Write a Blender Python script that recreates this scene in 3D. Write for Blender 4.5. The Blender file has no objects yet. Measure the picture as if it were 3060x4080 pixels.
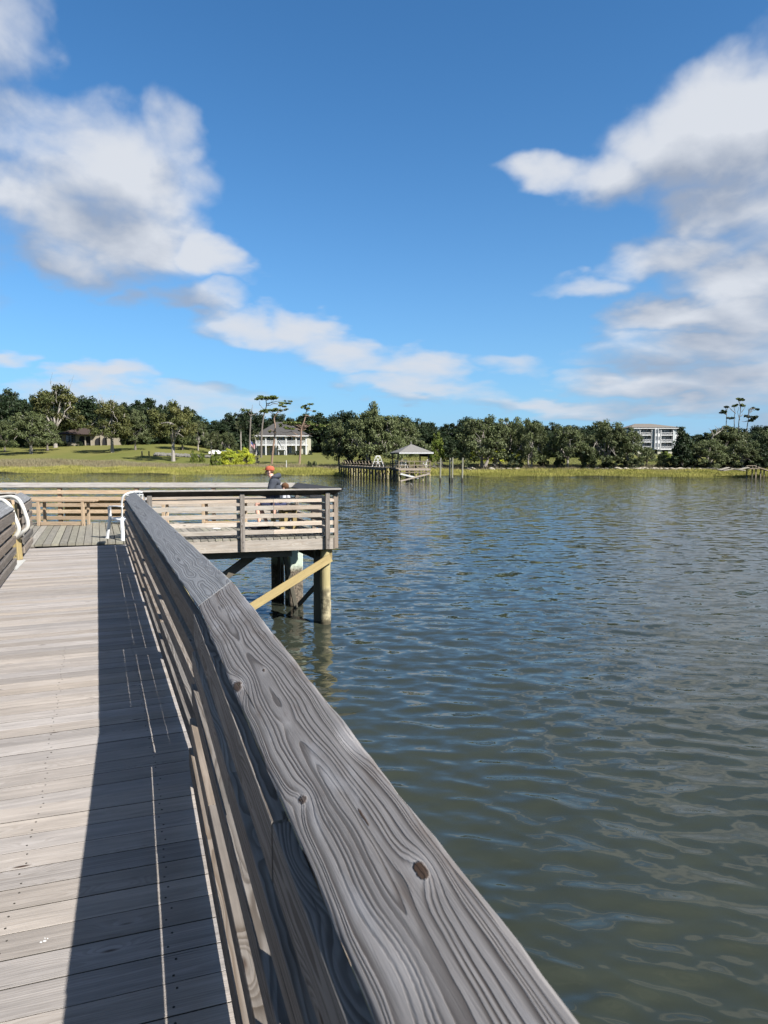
import bpy, bmesh, math, random
import numpy as np
from mathutils import Vector, Matrix
random.seed(7); RNG = np.random.default_rng(7)
SC = bpy.context.scene
COL = SC.collection
EYE = 1.62; WATER = -1.86; F = 2850.0; HOR = 1820.0
PITCH = math.atan((2040 - HOR) / F)

# ------------------------------------------------------------ survey helpers (photo measurements -> metres)
def ray(x, y):
    u = (x - 1530) / F; v = (2040 - y) / F
    return Vector((u, math.cos(PITCH) + v * math.sin(PITCH), -math.sin(PITCH) + v * math.cos(PITCH)))
def at_z(x, y, z):
    r = ray(x, y); t = (z - EYE) / r.z
    return Vector((r.x * t, r.y * t, z))
def at_d(x, y, d):
    r = ray(x, y); t = d / r.y
    return Vector((r.x * t, d, EYE + r.z * t))

# ------------------------------------------------------------ object helpers
def setp(o, label=None, cat=None, group=None, kind=None):
    if label: o['label'] = label
    if cat: o['category'] = cat
    if group: o['group'] = group
    if kind: o['kind'] = kind
    return o
def thing(name, label, cat, loc=(0, 0, 0), rz=0.0, group=None):
    o = bpy.data.objects.new(name, None); COL.objects.link(o)
    o.location = loc; o.rotation_euler = (0, 0, rz); o.empty_display_size = 0.2
    return setp(o, label, cat, group)
class MB:
    """collects geometry with metre UVs and a per-part tint colour"""
    def __init__(s):
        s.v = []; s.f = []; s.uv = []; s.col = []; s.mi = []
    def face(s, idx, uvs, col, mi=0):
        s.f.append(tuple(idx)); s.uv.extend(uvs); s.col.append(col); s.mi.append(mi)
    def bar(s, p0, p1, w, h, up=(0, 0, 1), ch=0.004, tint=None, seg=1, wob=0.0, mi=0, side_mi=None):
        """board from p0 to p1 (centre line), w across, h along up"""
        p0 = Vector(p0); p1 = Vector(p1); d = p1 - p0; L = d.length; d = d / L
        up = Vector(up); side = d.cross(up).normalized(); up = side.cross(d).normalized()
        if tint is None: tint = (random.random(), random.random(), random.random())
        ch = min(ch, w * .3, h * .3)
        a, b = w / 2, h / 2
        prof = [(-a, -b + ch), (-a + ch, -b), (a - ch, -b), (a, -b + ch), (a, b - ch), (a - ch, b), (-a + ch, b), (-a, b - ch)]
        per = [0.0]
        for i in range(8):
            q, r = prof[i], prof[(i + 1) % 8]; per.append(per[-1] + math.hypot(q[0] - r[0], q[1] - r[1]))
        uo = random.random() * 50; vo = random.random() * 20
        base = len(s.v)
        for k in range(seg + 1):
            t = k / seg; c = p0 + d * (L * t)
            ox = random.uniform(-wob, wob); oz = random.uniform(-wob, wob)
            for (x, z) in prof: s.v.append(c + side * (x + ox) + up * (z + oz))
        for k in range(seg):
            u0 = uo + L * k / seg; u1 = uo + L * (k + 1) / seg
            for i in range(8):
                j = (i + 1) % 8
                A = base + k * 8
                s.face((A + i, A + j, A + 8 + j, A + 8 + i),
                       [(u0, vo + per[i]), (u0, vo + per[i + 1]), (u1, vo + per[i + 1]), (u1, vo + per[i])], tint, side_mi if (side_mi is not None and i in (3, 7)) else mi)
        for e, A in ((0, base), (1, base + seg * 8)):
            order = range(8) if e == 0 else range(7, -1, -1)
            idx = [A + i for i in reversed(list(order))]
            s.face(idx, [(uo + prof[i - A][1] * .1, vo + prof[i - A][0]) for i in idx], tint, mi)
        return s
    def box(s, c, size, rz=0.0, ch=0.003, tint=None, mi=0):
        c = Vector(c); dx, dy, dz = size
        a = Vector((math.cos(rz), math.sin(rz), 0))
        if dx >= dy: return s.bar(c - a * dx / 2, c + a * dx / 2, dy, dz, ch=ch, tint=tint, mi=mi)
        b = Vector((-math.sin(rz), math.cos(rz), 0))
        return s.bar(c - b * dy / 2, c + b * dy / 2, dx, dz, ch=ch, tint=tint, mi=mi)
    def tube(s, pts, rad, n=8, tint=None, cap=True, mi=0):
        pts = [Vector(p) for p in pts]
        if not hasattr(rad, '__len__'): rad = [rad] * len(pts)
        if tint is None: tint = (random.random(), random.random(), random.random())
        base = len(s.v); L = 0.0; uo = random.random() * 10
        t = (pts[1] - pts[0]).normalized()
        x = t.orthogonal().normalized()
        us = []
        for k, p in enumerate(pts):
            if k > 0: L += (p - pts[k - 1]).length
            us.append(uo + L)
            if k == 0: tt = t
            elif k == len(pts) - 1: tt = (p - pts[k - 1]).normalized()
            else: tt = ((pts[k + 1] - p).normalized() + (p - pts[k - 1]).normalized()).normalized()
            x = (x - tt * x.dot(tt)).normalized(); y = tt.cross(x)
            for i in range(n):
                a = 2 * math.pi * i / n
                s.v.append(p + (x * math.cos(a) + y * math.sin(a)) * rad[k])
        for k in range(len(pts) - 1):
            for i in range(n):
                j = (i + 1) % n; A = base + k * n
                w = 2 * math.pi * rad[0] / n
                s.face((A + i, A + j, A + n + j, A + n + i), [(us[k], w * i), (us[k], w * (i + 1)), (us[k + 1], w * (i + 1)), (us[k + 1], w * i)], tint, mi)
        if cap:
            s.face([base + i for i in range(n)][::-1], [(0, 0)] * n, tint, mi)
            s.face([base + (len(pts) - 1) * n + i for i in range(n)], [(0, 0)] * n, tint, mi)
        return s
    def poly(s, pts, tint=(.5, .5, .5), mi=0):
        b = len(s.v); s.v.extend(Vector(p) for p in pts)
        s.face(range(b, b + len(pts)), [(p[0], p[1]) for p in pts], tint, mi); return s
    def prism(s, pts, z0, z1, tint=(.5, .5, .5), mi=0):
        n = len(pts); b = len(s.v)
        for z in (z0, z1):
            for p in pts: s.v.append(Vector((p[0], p[1], z)))
        s.face([b + i for i in range(n)][::-1], [(p[0], p[1]) for p in pts][::-1], tint, mi)
        s.face([b + n + i for i in range(n)], [(p[0], p[1]) for p in pts], tint, mi)
        for i in range(n):
            j = (i + 1) % n
            L = math.hypot(pts[i][0] - pts[j][0], pts[i][1] - pts[j][1])
            s.face((b + i, b + j, b + n + j, b + n + i), [(0, z0), (L, z0), (L, z1), (0, z1)], tint, mi)
        return s
    def blob(s, c, r, sq=(1, 1, 1), n=2, jit=0.15, tint=None, seed=None):
        bm = bmesh.new(); bmesh.ops.create_icosphere(bm, subdivisions=n, radius=1)
        rr = random.Random(seed if seed is not None else random.random())
        if tint is None: tint = (rr.random(), rr.random(), rr.random())
        b = len(s.v)
        for v in bm.verts:
            k = 1 + rr.uniform(-jit, jit)
            s.v.append(Vector(c) + Vector((v.co.x * sq[0] * r * k, v.co.y * sq[1] * r * k, v.co.z * sq[2] * r * k)))
        for f in bm.faces:
            s.face([b + v.index for v in f.verts], [(v.co.x, v.co.y) for v in f.verts], tint)
        bm.free(); return s
    def build(s, name, mat, parent=None, smooth=False, origin=None):
        me = bpy.data.meshes.new(name)
        vs = s.v
        if origin is not None:
            o_ = Vector(origin); vs = [v - o_ for v in vs]
        me.from_pydata([tuple(v) for v in vs], [], s.f)
        uvl = me.uv_layers.new(name='UVMap')
        uvl.data.foreach_set('uv', [c for uv in s.uv for c in uv])
        ca = me.color_attributes.new('tint', 'FLOAT_COLOR', 'CORNER')
        flat = []
        for f, c in zip(s.f, s.col): flat.extend([c[0], c[1], c[2], 1.0] * len(f))
        ca.data.foreach_set('color', flat)
        for m in (mat if isinstance(mat, (list, tuple)) else [mat]): me.materials.append(m)
        if any(s.mi): me.polygons.foreach_set('material_index', s.mi)
        if smooth:
            me.polygons.foreach_set('use_smooth', [True] * len(s.f))
        me.update()
        o = bpy.data.objects.new(name, me); COL.objects.link(o)
        if parent is not None:
            o.parent = parent
            if origin is not None: o.location = origin
        elif origin is not None: o.location = origin
        return o
def kids(o): return [c for c in bpy.data.objects if c.parent == o]
def copy_tree(o, parent=None, _k=None):
    c = o.copy(); COL.objects.link(c)
    if parent is not None: c.parent = parent
    for ch in list(o.children): copy_tree(ch, c)
    return c

# ------------------------------------------------------------ material helpers
class NT:
    def __init__(s, mat):
        s.t = mat.node_tree; s.t.nodes.clear(); s.l = s.t.links
    def n(s, typ, **kw):
        nd = s.t.nodes.new(typ)
        for k, v in kw.items():
            if k == 'inp':
                for a, b in v.items():
                    if hasattr(b, 'is_output') or isinstance(b, bpy.types.NodeSocket): s.l.new(b, nd.inputs[a])
                    else: nd.inputs[a].default_value = b
            else: setattr(nd, k, v)
        return nd
    def m(s, op, a, b=None, c=None, clamp=False):
        nd = s.t.nodes.new('ShaderNodeMath'); nd.operation = op; nd.use_clamp = clamp
        for i, x in enumerate((a, b, c)):
            if x is None: continue
            if isinstance(x, bpy.types.NodeSocket): s.l.new(x, nd.inputs[i])
            else: nd.inputs[i].default_value = x
        return nd.outputs[0]
    def vm(s, op, a, b=None, out=0):
        nd = s.t.nodes.new('ShaderNodeVectorMath'); nd.operation = op
        for i, x in enumerate((a, b)):
            if x is None: continue
            if isinstance(x, bpy.types.NodeSocket): s.l.new(x, nd.inputs[i])
            else: nd.inputs[i].default_value = x
        return nd.outputs[out]
    def xyz(s, x, y, z=0.0):
        nd = s.t.nodes.new('ShaderNodeCombineXYZ')
        for i, q in enumerate((x, y, z)):
            if isinstance(q, bpy.types.NodeSocket): s.l.new(q, nd.inputs[i])
            else: nd.inputs[i].default_value = q
        return nd.outputs[0]
    def sep(s, v):
        nd = s.t.nodes.new('ShaderNodeSeparateXYZ'); s.l.new(v, nd.inputs[0]); return nd.outputs
    def noise(s, vec, scale=1, detail=4, rough=.5, dist=0.0):
        nd = s.t.nodes.new('ShaderNodeTexNoise'); s.l.new(vec, nd.inputs['Vector'])
        nd.inputs['Scale'].default_value = scale; nd.inputs['Detail'].default_value = detail
        nd.inputs['Roughness'].default_value = rough; nd.inputs['Distortion'].default_value = dist
        return nd.outputs['Fac']
    def mix(s, f, a, b, typ='MIX'):
        nd = s.t.nodes.new('ShaderNodeMix'); nd.data_type = 'RGBA'; nd.blend_type = typ; nd.clamp_result = False
        for i, x in ((0, f), (6, a), (7, b)):
            if isinstance(x, bpy.types.NodeSocket): s.l.new(x, nd.inputs[i])
            else: nd.inputs[i].default_value = x if i == 0 else (tuple(x) + (1.0,))[:4]
        return nd.outputs[2]
    def ramp(s, f, lo, hi, smooth=True):
        nd = s.t.nodes.new('ShaderNodeMapRange'); nd.interpolation_type = 'SMOOTHSTEP' if smooth else 'LINEAR'
        s.l.new(f, nd.inputs[0]); nd.inputs[1].default_value = lo; nd.inputs[2].default_value = hi
        return nd.outputs[0]
    def finish(s, color, rough=.8, spec=.3, bump=None, bstr=.3, bdist=.01, metal=0.0, trans=None, normal=None, ior=None):
        b = s.t.nodes.new('ShaderNodeBsdfPrincipled'); o = s.t.nodes.new('ShaderNodeOutputMaterial')
        for key, x in (('Base Color', color), ('Roughness', rough), ('Specular IOR Level', spec), ('Metallic', metal)):
            if isinstance(x, bpy.types.NodeSocket): s.l.new(x, b.inputs[key])
            elif isinstance(x, (tuple, list)): b.inputs[key].default_value = (tuple(x) + (1.0,))[:4]
            else: b.inputs[key].default_value = x
        if ior: b.inputs['IOR'].default_value = ior
        if bump is not None:
            bp = s.t.nodes.new('ShaderNodeBump'); bp.inputs['Strength'].default_value = bstr; bp.inputs['Distance'].default_value = bdist
            s.l.new(bump, bp.inputs['Height']); s.l.new(bp.outputs[0], b.inputs['Normal'])
        if normal is not None: s.l.new(normal, b.inputs['Normal'])
        out = b.outputs[0]
        if trans is not None:
            t = s.t.nodes.new('ShaderNodeBsdfTranslucent'); mx = s.t.nodes.new('ShaderNodeMixShader')
            if isinstance(color, bpy.types.NodeSocket): s.l.new(color, t.inputs[0])
            else: t.inputs[0].default_value = (tuple(color) + (1.0,))[:4]
            mx.inputs[0].default_value = trans
            s.l.new(out, mx.inputs[1]); s.l.new(t.outputs[0], mx.inputs[2]); out = mx.outputs[0]
        s.l.new(out, o.inputs[0])
def newmat(name):
    m = bpy.data.materials.new(name); m.use_nodes = True; return m, NT(m)
def plain(name, col, rough=.7, spec=.3, var=.12, scale=3.0, bump=.0, metal=0.0):
    m, t = newmat(name)
    tc = t.n('ShaderNodeTexCoord')
    f = t.noise(tc.outputs['Object'], scale, 6, .6)
    k = t.m('ADD', 1 - var, t.m('MULTIPLY', f, var * 2))
    c = t.mix(1.0, col, t.xyz(k, k, k), 'MULTIPLY')
    t.finish(c, rough, spec, bump=f if bump else None, bstr=bump, metal=metal)
    return m

def wood_mat(name, light, dark, warm, freq=95.0, contrast=.8, knots=1.0, gloss=.82, bstr=.5, custom=None, warp=1.0, lichen=0.0, cath=1.0, blot=.35, streak=.5, irr=3.5):
    """weathered softwood: growth-ring lines that bend round knots. UV = metres along / round the board"""
    m, t = newmat(name)
    uv = t.n('ShaderNodeUVMap', uv_map='UVMap').outputs[0]
    at = t.n('ShaderNodeAttribute', attribute_name='tint'); tint = t.sep(at.outputs['Vector'])
    x, y, _ = t.sep(uv)
    seed = t.m('MULTIPLY', tint[2], 40.0)
    if custom: seed = 3.3
    lowv = t.xyz(t.m('MULTIPLY', x, .8), t.m('MULTIPLY', y, 5.0), seed)
    low = t.m('SUBTRACT', t.noise(lowv, 1.0, 3, .5), .5)
    mid = t.m('SUBTRACT', t.noise(t.xyz(t.m('MULTIPLY', x, 6.0), t.m('MULTIPLY', y, 22.0), seed), 1.0, 2, .5), .5)
    # distance from the pith, giving cathedral arches
    h = t.m('MULTIPLY_ADD', t.noise(t.xyz(t.m('MULTIPLY', x, .9), seed, 0.0), 1.0, 2, .5), .13 * cath, -.02)
    vc = t.m('ADD', t.m('MULTIPLY', t.noise(t.xyz(t.m('MULTIPLY', x, .9), seed, 7.0), 1.0, 2, .5), .09), 0.0)
    if custom: dv = t.m('SUBTRACT', y, t.m('ADD', vc, custom['vc']))
    else:
        dv = t.m('SUBTRACT', t.m('PINGPONG', y, .16), t.m('ADD', vc, .03))
    R = t.m('SQRT', t.m('ADD', t.m('MULTIPLY', dv, dv), t.m('MULTIPLY', h, h)))
    R = t.m('ADD', R, t.m('MULTIPLY', low, .05 * warp)); R = t.m('ADD', R, t.m('MULTIPLY', mid, .016 * warp))
    dark_k = None; halo = None
    if custom:
        for (ku, kv, ru, rv, core, hl, push) in custom['knots']:
            du = t.m('DIVIDE', t.m('SUBTRACT', x, ku), ru); dw = t.m('DIVIDE', t.m('SUBTRACT', y, kv), rv)
            wob = t.m('ADD', t.m('MULTIPLY', mid, .9), t.m('MULTIPLY', t.m('SUBTRACT', t.noise(t.xyz(t.m('MULTIPLY', x, 60.0), t.m('MULTIPLY', y, 90.0), 1.0), 1.0, 3, .6), .5), .7))
            d2 = t.m('ADD', t.m('ADD', t.m('MULTIPLY', du, du), t.m('MULTIPLY', dw, dw)), wob)
            g = t.m('EXPONENT', t.m('MULTIPLY', d2, -.42))
            R = t.m('ADD', R, t.m('MULTIPLY', g, push))
            if core > 0:
                c_ = t.m('MULTIPLY', t.m('SUBTRACT', 1.0, t.ramp(d2, .10 * core, .30 * core)), 1.0)
                dark_k = c_ if dark_k is None else t.m('MAXIMUM', dark_k, c_)
            h_ = t.m('MULTIPLY', t.m('EXPONENT', t.m('MULTIPLY', d2, -1.0)), hl)
            halo = h_ if halo is None else t.m('MAXIMUM', halo, h_)
    else:
        vo = t.n('ShaderNodeTexVoronoi', feature='F1', inp={'Vector': t.xyz(t.m('MULTIPLY', x, 2.2), t.m('MULTIPLY', y, 9.0), seed), 'Scale': 1.0, 'Randomness': 1.0})
        vo.voronoi_dimensions = '3D'
        d = vo.outputs['Distance']
        g = t.m('EXPONENT', t.m('MULTIPLY', t.m('MULTIPLY', d, d), -14.0))
        R = t.m('ADD', R, t.m('MULTIPLY', g, .05 * knots))
        dark_k = t.m('MULTIPLY', t.m('SUBTRACT', 1.0, t.ramp(d, .03, .10)), knots)
        halo = t.m('MULTIPLY', t.m('EXPONENT', t.m('MULTIPLY', t.m('MULTIPLY', d, d), -40.0)), .4 * knots)
    ph = t.m('MULTIPLY', R, freq)
    ph = t.m('ADD', ph, t.m('MULTIPLY', t.noise(t.xyz(t.m('MULTIPLY', R, 26.0), seed, 1.0), 1.0, 2, .6), irr))
    rdark = t.m('MULTIPLY_ADD', t.noise(t.xyz(t.m('MULTIPLY', R, 70.0), seed, 4.0), 1.0, 1, .5), 1.3, .25)
    fr = t.m('FRACT', ph)
    # early wood fades slowly, late wood ends sharply
    line = t.m('MULTIPLY', t.ramp(fr, .25, .80), t.m('SUBTRACT', 1.0, t.ramp(fr, .88, 1.0)))
    fib = t.noise(t.xyz(t.m('MULTIPLY', x, 9.0), t.m('MULTIPLY', y, 420.0), seed), 1.0, 3, .6)
    cr = t.noise(t.xyz(t.m('MULTIPLY', x, 1.7), t.m('MULTIPLY', y, 75.0), t.m('ADD', seed, 9.0)), 1.0, 2, .55)
    crack = t.ramp(cr, .70, .76)
    big = t.noise(t.xyz(t.m('MULTIPLY', x, 3.0), t.m('MULTIPLY', y, 9.0), t.m('ADD', seed, 3.0)), 1.0, 5, .6)
    stk = t.m('SUBTRACT', t.noise(t.xyz(t.m('MULTIPLY', x, 1.3), t.m('MULTIPLY', y, 46.0), t.m('ADD', seed, 5.0)), 1.0, 4, .65), .5)
    lf = t.m('MULTIPLY', t.m('MULTIPLY', line, rdark), t.m('MULTIPLY_ADD', big, 1.0, .35), clamp=True)
    col = t.mix(t.m('MULTIPLY', lf, contrast, clamp=True), light, dark)
    col = t.mix(t.m('MULTIPLY', tint[1], .5), col, warm)
    k = t.m('ADD', t.m('MULTIPLY_ADD', big, blot * 2, 1.0 - blot), t.m('MULTIPLY', t.m('SUBTRACT', fib, .5), .45))
    k = t.m('ADD', k, t.m('MULTIPLY', stk, streak))
    k = t.m('MULTIPLY', k, t.m('MULTIPLY_ADD', tint[0], .46, .74))
    col = t.mix(1.0, col, t.xyz(k, k, k), 'MULTIPLY')
    if halo is not None: col = t.mix(t.m('MULTIPLY', halo, .8, clamp=True), col, tuple(min(1, c * 1.45) for c in light))
    col = t.mix(t.m('MULTIPLY', crack, .75), col, (.018, .016, .014))
    if dark_k is not None: col = t.mix(dark_k, col, (.035, .02, .012))
    if custom:      # rust-brown and silvered weather stains of their own shape
        st = t.noise(t.xyz(t.m('MULTIPLY', x, 2.6), t.m('MULTIPLY', y, 16.0), 5.5), 1.0, 5, .6)
        col = t.mix(t.m('MULTIPLY', t.ramp(st, .54, .72), .6), col, (.075, .058, .048))
        col = t.mix(t.m('MULTIPLY', t.ramp(st, .46, .30), .45), col, (.235, .235, .245))
    if lichen > 0:
        ln = t.noise(t.xyz(t.m('MULTIPLY', x, 14.0), t.m('MULTIPLY', y, 30.0), 2.0), 1.0, 5, .7)
        lm = t.ramp(ln, .60, .74)
        if custom: lm = t.m('MULTIPLY', lm, t.m('SUBTRACT', 1.0, t.ramp(y, .004, .035)))
        col = t.mix(t.m('MULTIPLY', lm, lichen), col, (.20, .22, .07))
    hgt = t.m('SUBTRACT', t.m('MULTIPLY', line, .5), t.m('MULTIPLY', crack, 1.2))
    hgt = t.m('ADD', hgt, t.m('MULTIPLY', fib, .35))
    if dark_k is not None: hgt = t.m('SUBTRACT', hgt, t.m('MULTIPLY', dark_k, 2.5))
    t.finish(col, gloss, .25, bump=hgt, bstr=bstr, bdist=.0022)
    return m

M = {}
M['rail'] = wood_mat('weathered_rail_wood', (.158, .146, .134), (.045, .038, .032), (.19, .14, .095), freq=85, contrast=.95, streak=1.1, blot=.45)
M['rail_light'] = wood_mat('bleached_rail_wood', (0.336, 0.311, 0.277), (0.218, 0.172, 0.130), (0.336, 0.252, 0.181), freq=60, contrast=.6, streak=.8)
M['deck'] = wood_mat('grey_deck_wood', (0.239, 0.223, 0.212), (0.143, 0.126, 0.114), (0.239, 0.197, 0.151), freq=120, contrast=.55, bstr=.35, cath=.6, warp=.5, knots=1.0, blot=.36, streak=.9)
M['deck_edge'] = plain('grimy_board_edges', (.035, .032, .028), .95, .1)
M['cap_under'] = wood_mat('dark_cap_underside_wood', (.050, .046, .040), (.022, .020, .018), (.05, .045, .035), freq=60, contrast=.6)  # darker wood tone for the underside faces of the tilted caps
M['cap_dark'] = wood_mat('blackened_cap_wood', (0.071, 0.071, 0.074), (0.029, 0.029, 0.030), (0.059, 0.059, 0.059), freq=60, contrast=.7)
M['cap_pale'] = wood_mat('pale_cap_wood', (0.197, 0.189, 0.176), (0.118, 0.101, 0.084), (0.218, 0.176, 0.134), freq=60, contrast=.75, streak=.9)
M['deck_old'] = wood_mat('mossy_platform_deck_wood', (.195, .18, .155), (.10, .09, .073), (.16, .155, .10), freq=80, contrast=.6, lichen=.3, blot=.5)
M['new_wood'] = wood_mat('new_yellow_timber', (.29, .225, .105), (.20, .135, .055), (.29, .235, .11), freq=70, contrast=.7, knots=.7, blot=.15)
M['tan_wood'] = wood_mat('tan_timber', (0.353, 0.273, 0.189), (0.252, 0.168, 0.105), (0.353, 0.252, 0.160), freq=70, contrast=.7, knots=.9, blot=.2)
M['dark_wood'] = wood_mat('wet_dark_timber', (.075, .065, .05), (.04, .035, .03), (.07, .07, .05), freq=60, contrast=.6)
M['dock_wood'] = wood_mat('far_dock_wood', (0.202, 0.168, 0.130), (0.109, 0.088, 0.067), (0.227, 0.176, 0.122), freq=40, contrast=.5, knots=0)
M['white'] = plain('white_paint', (0.504, 0.504, 0.496), .5, .4, .05)
M['white_tube'] = plain('off_white_enamel', (0.437, 0.420, 0.378), .35, .5, .06, 12)
M['plastic'] = plain('white_plastic', (0.521, 0.529, 0.529), .35, .5, .03)
M['galv'] = plain('painted_plate', (0.353, 0.353, 0.336), .5, .4, .12, 14)
M['steel'] = plain('galvanised_steel', (.42, .42, .42), .4, .5, .1, 20, metal=.8)
M['black'] = plain('black_cloth', (.02, .02, .022), .8, .2, .1)
M['glass'] = plain('window_glass', (.07, .085, .10), .12, .8, .15, 1)
M['shingle'] = plain('dark_shingle', (0.055, 0.052, 0.050), .9, .2, .25, 4)
M['shingle_grey'] = plain('grey_shingle', (.145, .14, .13), .9, .2, .18, 3)
M['shingle_tan'] = plain('tan_shingle', (0.134, 0.118, 0.101), .9, .2, .12, 2)
M['brown_roof'] = plain('brown_roof_tile', (.045, .032, .027), .9, .2, .25, 3)
M['cream'] = plain('cream_siding', (.36, .345, .27), .8, .2, .06)
M['stucco'] = plain('beige_stucco', (.25, .22, .17), .9, .2, .10)
M['pale_blue'] = plain('pale_blue_siding', (0.353, 0.378, 0.378), .7, .2, .05)
M['bluegrey'] = plain('blue_grey_siding', (0.109, 0.134, 0.151), .7, .2, .08)
M['rock'] = plain('pale_rock', (0.252, 0.227, 0.185), .95, .2, .25, 5, bump=.4)
M['bark'] = plain('grey_bark', (.13, .115, .10), .95, .15, .4, 6, bump=.5)
M['bark_pale'] = plain('pale_bark', (.23, .21, .185), .95, .15, .3, 6, bump=.5)
M['bark_red'] = plain('reddish_pine_bark', (.20, .14, .105), .95, .15, .35, 6, bump=.5)

def leaf_mat(name, a, b, trans=.22, var=.35):
    m, t = newmat(name)
    at = t.n('ShaderNodeAttribute', attribute_name='tint'); tint = t.sep(at.outputs['Vector'])
    oi = t.n('ShaderNodeObjectInfo')
    c = t.mix(tint[1], a, b)
    k = t.m('MULTIPLY', t.m('MULTIPLY_ADD', tint[0], var * 2, 1 - var), t.m('MULTIPLY_ADD', oi.outputs['Random'], .3, .85))
    c = t.mix(1.0, c, t.xyz(k, k, k), 'MULTIPLY')
    t.finish(c, .6, .25, trans=trans)
    return m
L = {}
L['oak'] = leaf_mat('live_oak_leaves', (0.067, 0.086, 0.028), (0.092, 0.106, 0.047))
L['oak_gold'] = leaf_mat('golden_oak_leaves', (0.053, 0.069, 0.021), (0.092, 0.088, 0.026))
L['dark'] = leaf_mat('dark_evergreen_leaves', (.012, .024, .009), (.026, .040, .014))
L['pine'] = leaf_mat('pine_needles', (0.055, 0.085, 0.020), (0.108, 0.125, 0.029))
L['palm'] = leaf_mat('palm_fronds', (0.049, 0.065, 0.023), (0.098, 0.098, 0.046))
L['yellow'] = leaf_mat('yellow_flower_leaves', (.36, .36, .03), (.20, .25, .03), .25)
L['bush'] = leaf_mat('grey_green_bush_leaves', (0.047, 0.068, 0.031), (0.079, 0.093, 0.045))
L['lime'] = leaf_mat('lime_bush_leaves', (0.111, 0.163, 0.026), (0.157, 0.182, 0.033), .3)
L['marsh'] = leaf_mat('marsh_grass_blades', (0.195, 0.202, 0.046), (0.260, 0.234, 0.078), .3, .25)
L['reed'] = leaf_mat('dry_reed_blades', (0.255, 0.207, 0.123), (0.202, 0.189, 0.110), .25, .3)
L['moss'] = leaf_mat('grey_hanging_twigs', (0.169, 0.163, 0.143), (0.130, 0.124, 0.111), .1)

# ------------------------------------------------------------ camera, light, sky
cam = bpy.data.cameras.new('camera'); cam_o = bpy.data.objects.new('camera', cam); COL.objects.link(cam_o)
cam_o.location = (0, 0, EYE); cam_o.rotation_euler = (math.pi / 2 - PITCH, 0, 0)
cam.sensor_fit = 'VERTICAL'; cam.sensor_height = 36.0; cam.lens = 36.0 * F / 4080.0
cam.clip_start = 0.05; cam.clip_end = 12000
cam.dof.use_dof = True; cam.dof.focus_distance = 6.0; cam.dof.aperture_fstop = 9.0
SC.camera = cam_o
SUN_AZ = math.radians(-38.0); SUN_EL = math.radians(42.3)
sdir = Vector((math.cos(SUN_AZ) * math.cos(SUN_EL), math.sin(SUN_AZ) * math.cos(SUN_EL), math.sin(SUN_EL)))
sun = bpy.data.lights.new('sun', 'SUN'); sun.energy = 5.0; sun.angle = math.radians(.5); sun.color = (1.0, .955, .89)
sun_o = bpy.data.objects.new('sun', sun); COL.objects.link(sun_o)
sun_o.rotation_euler = sdir.to_track_quat('Z', 'Y').to_euler()
SC.view_settings.view_transform = 'Standard'; SC.view_settings.look = 'None'; SC.view_settings.gamma = 1.0
SC.view_settings.exposure = 1.28
SC.render.engine = 'CYCLES'
SC.cycles.use_adaptive_sampling = True; SC.cycles.adaptive_threshold = .03; SC.cycles.use_denoising = True
SC.cycles.max_bounces = 8; SC.cycles.diffuse_bounces = 3; SC.cycles.transparent_max_bounces = 6
SC.cycles.caustics_reflective = False; SC.cycles.caustics_refractive = False
SC.cycles.sample_clamp_indirect = 6.0

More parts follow.
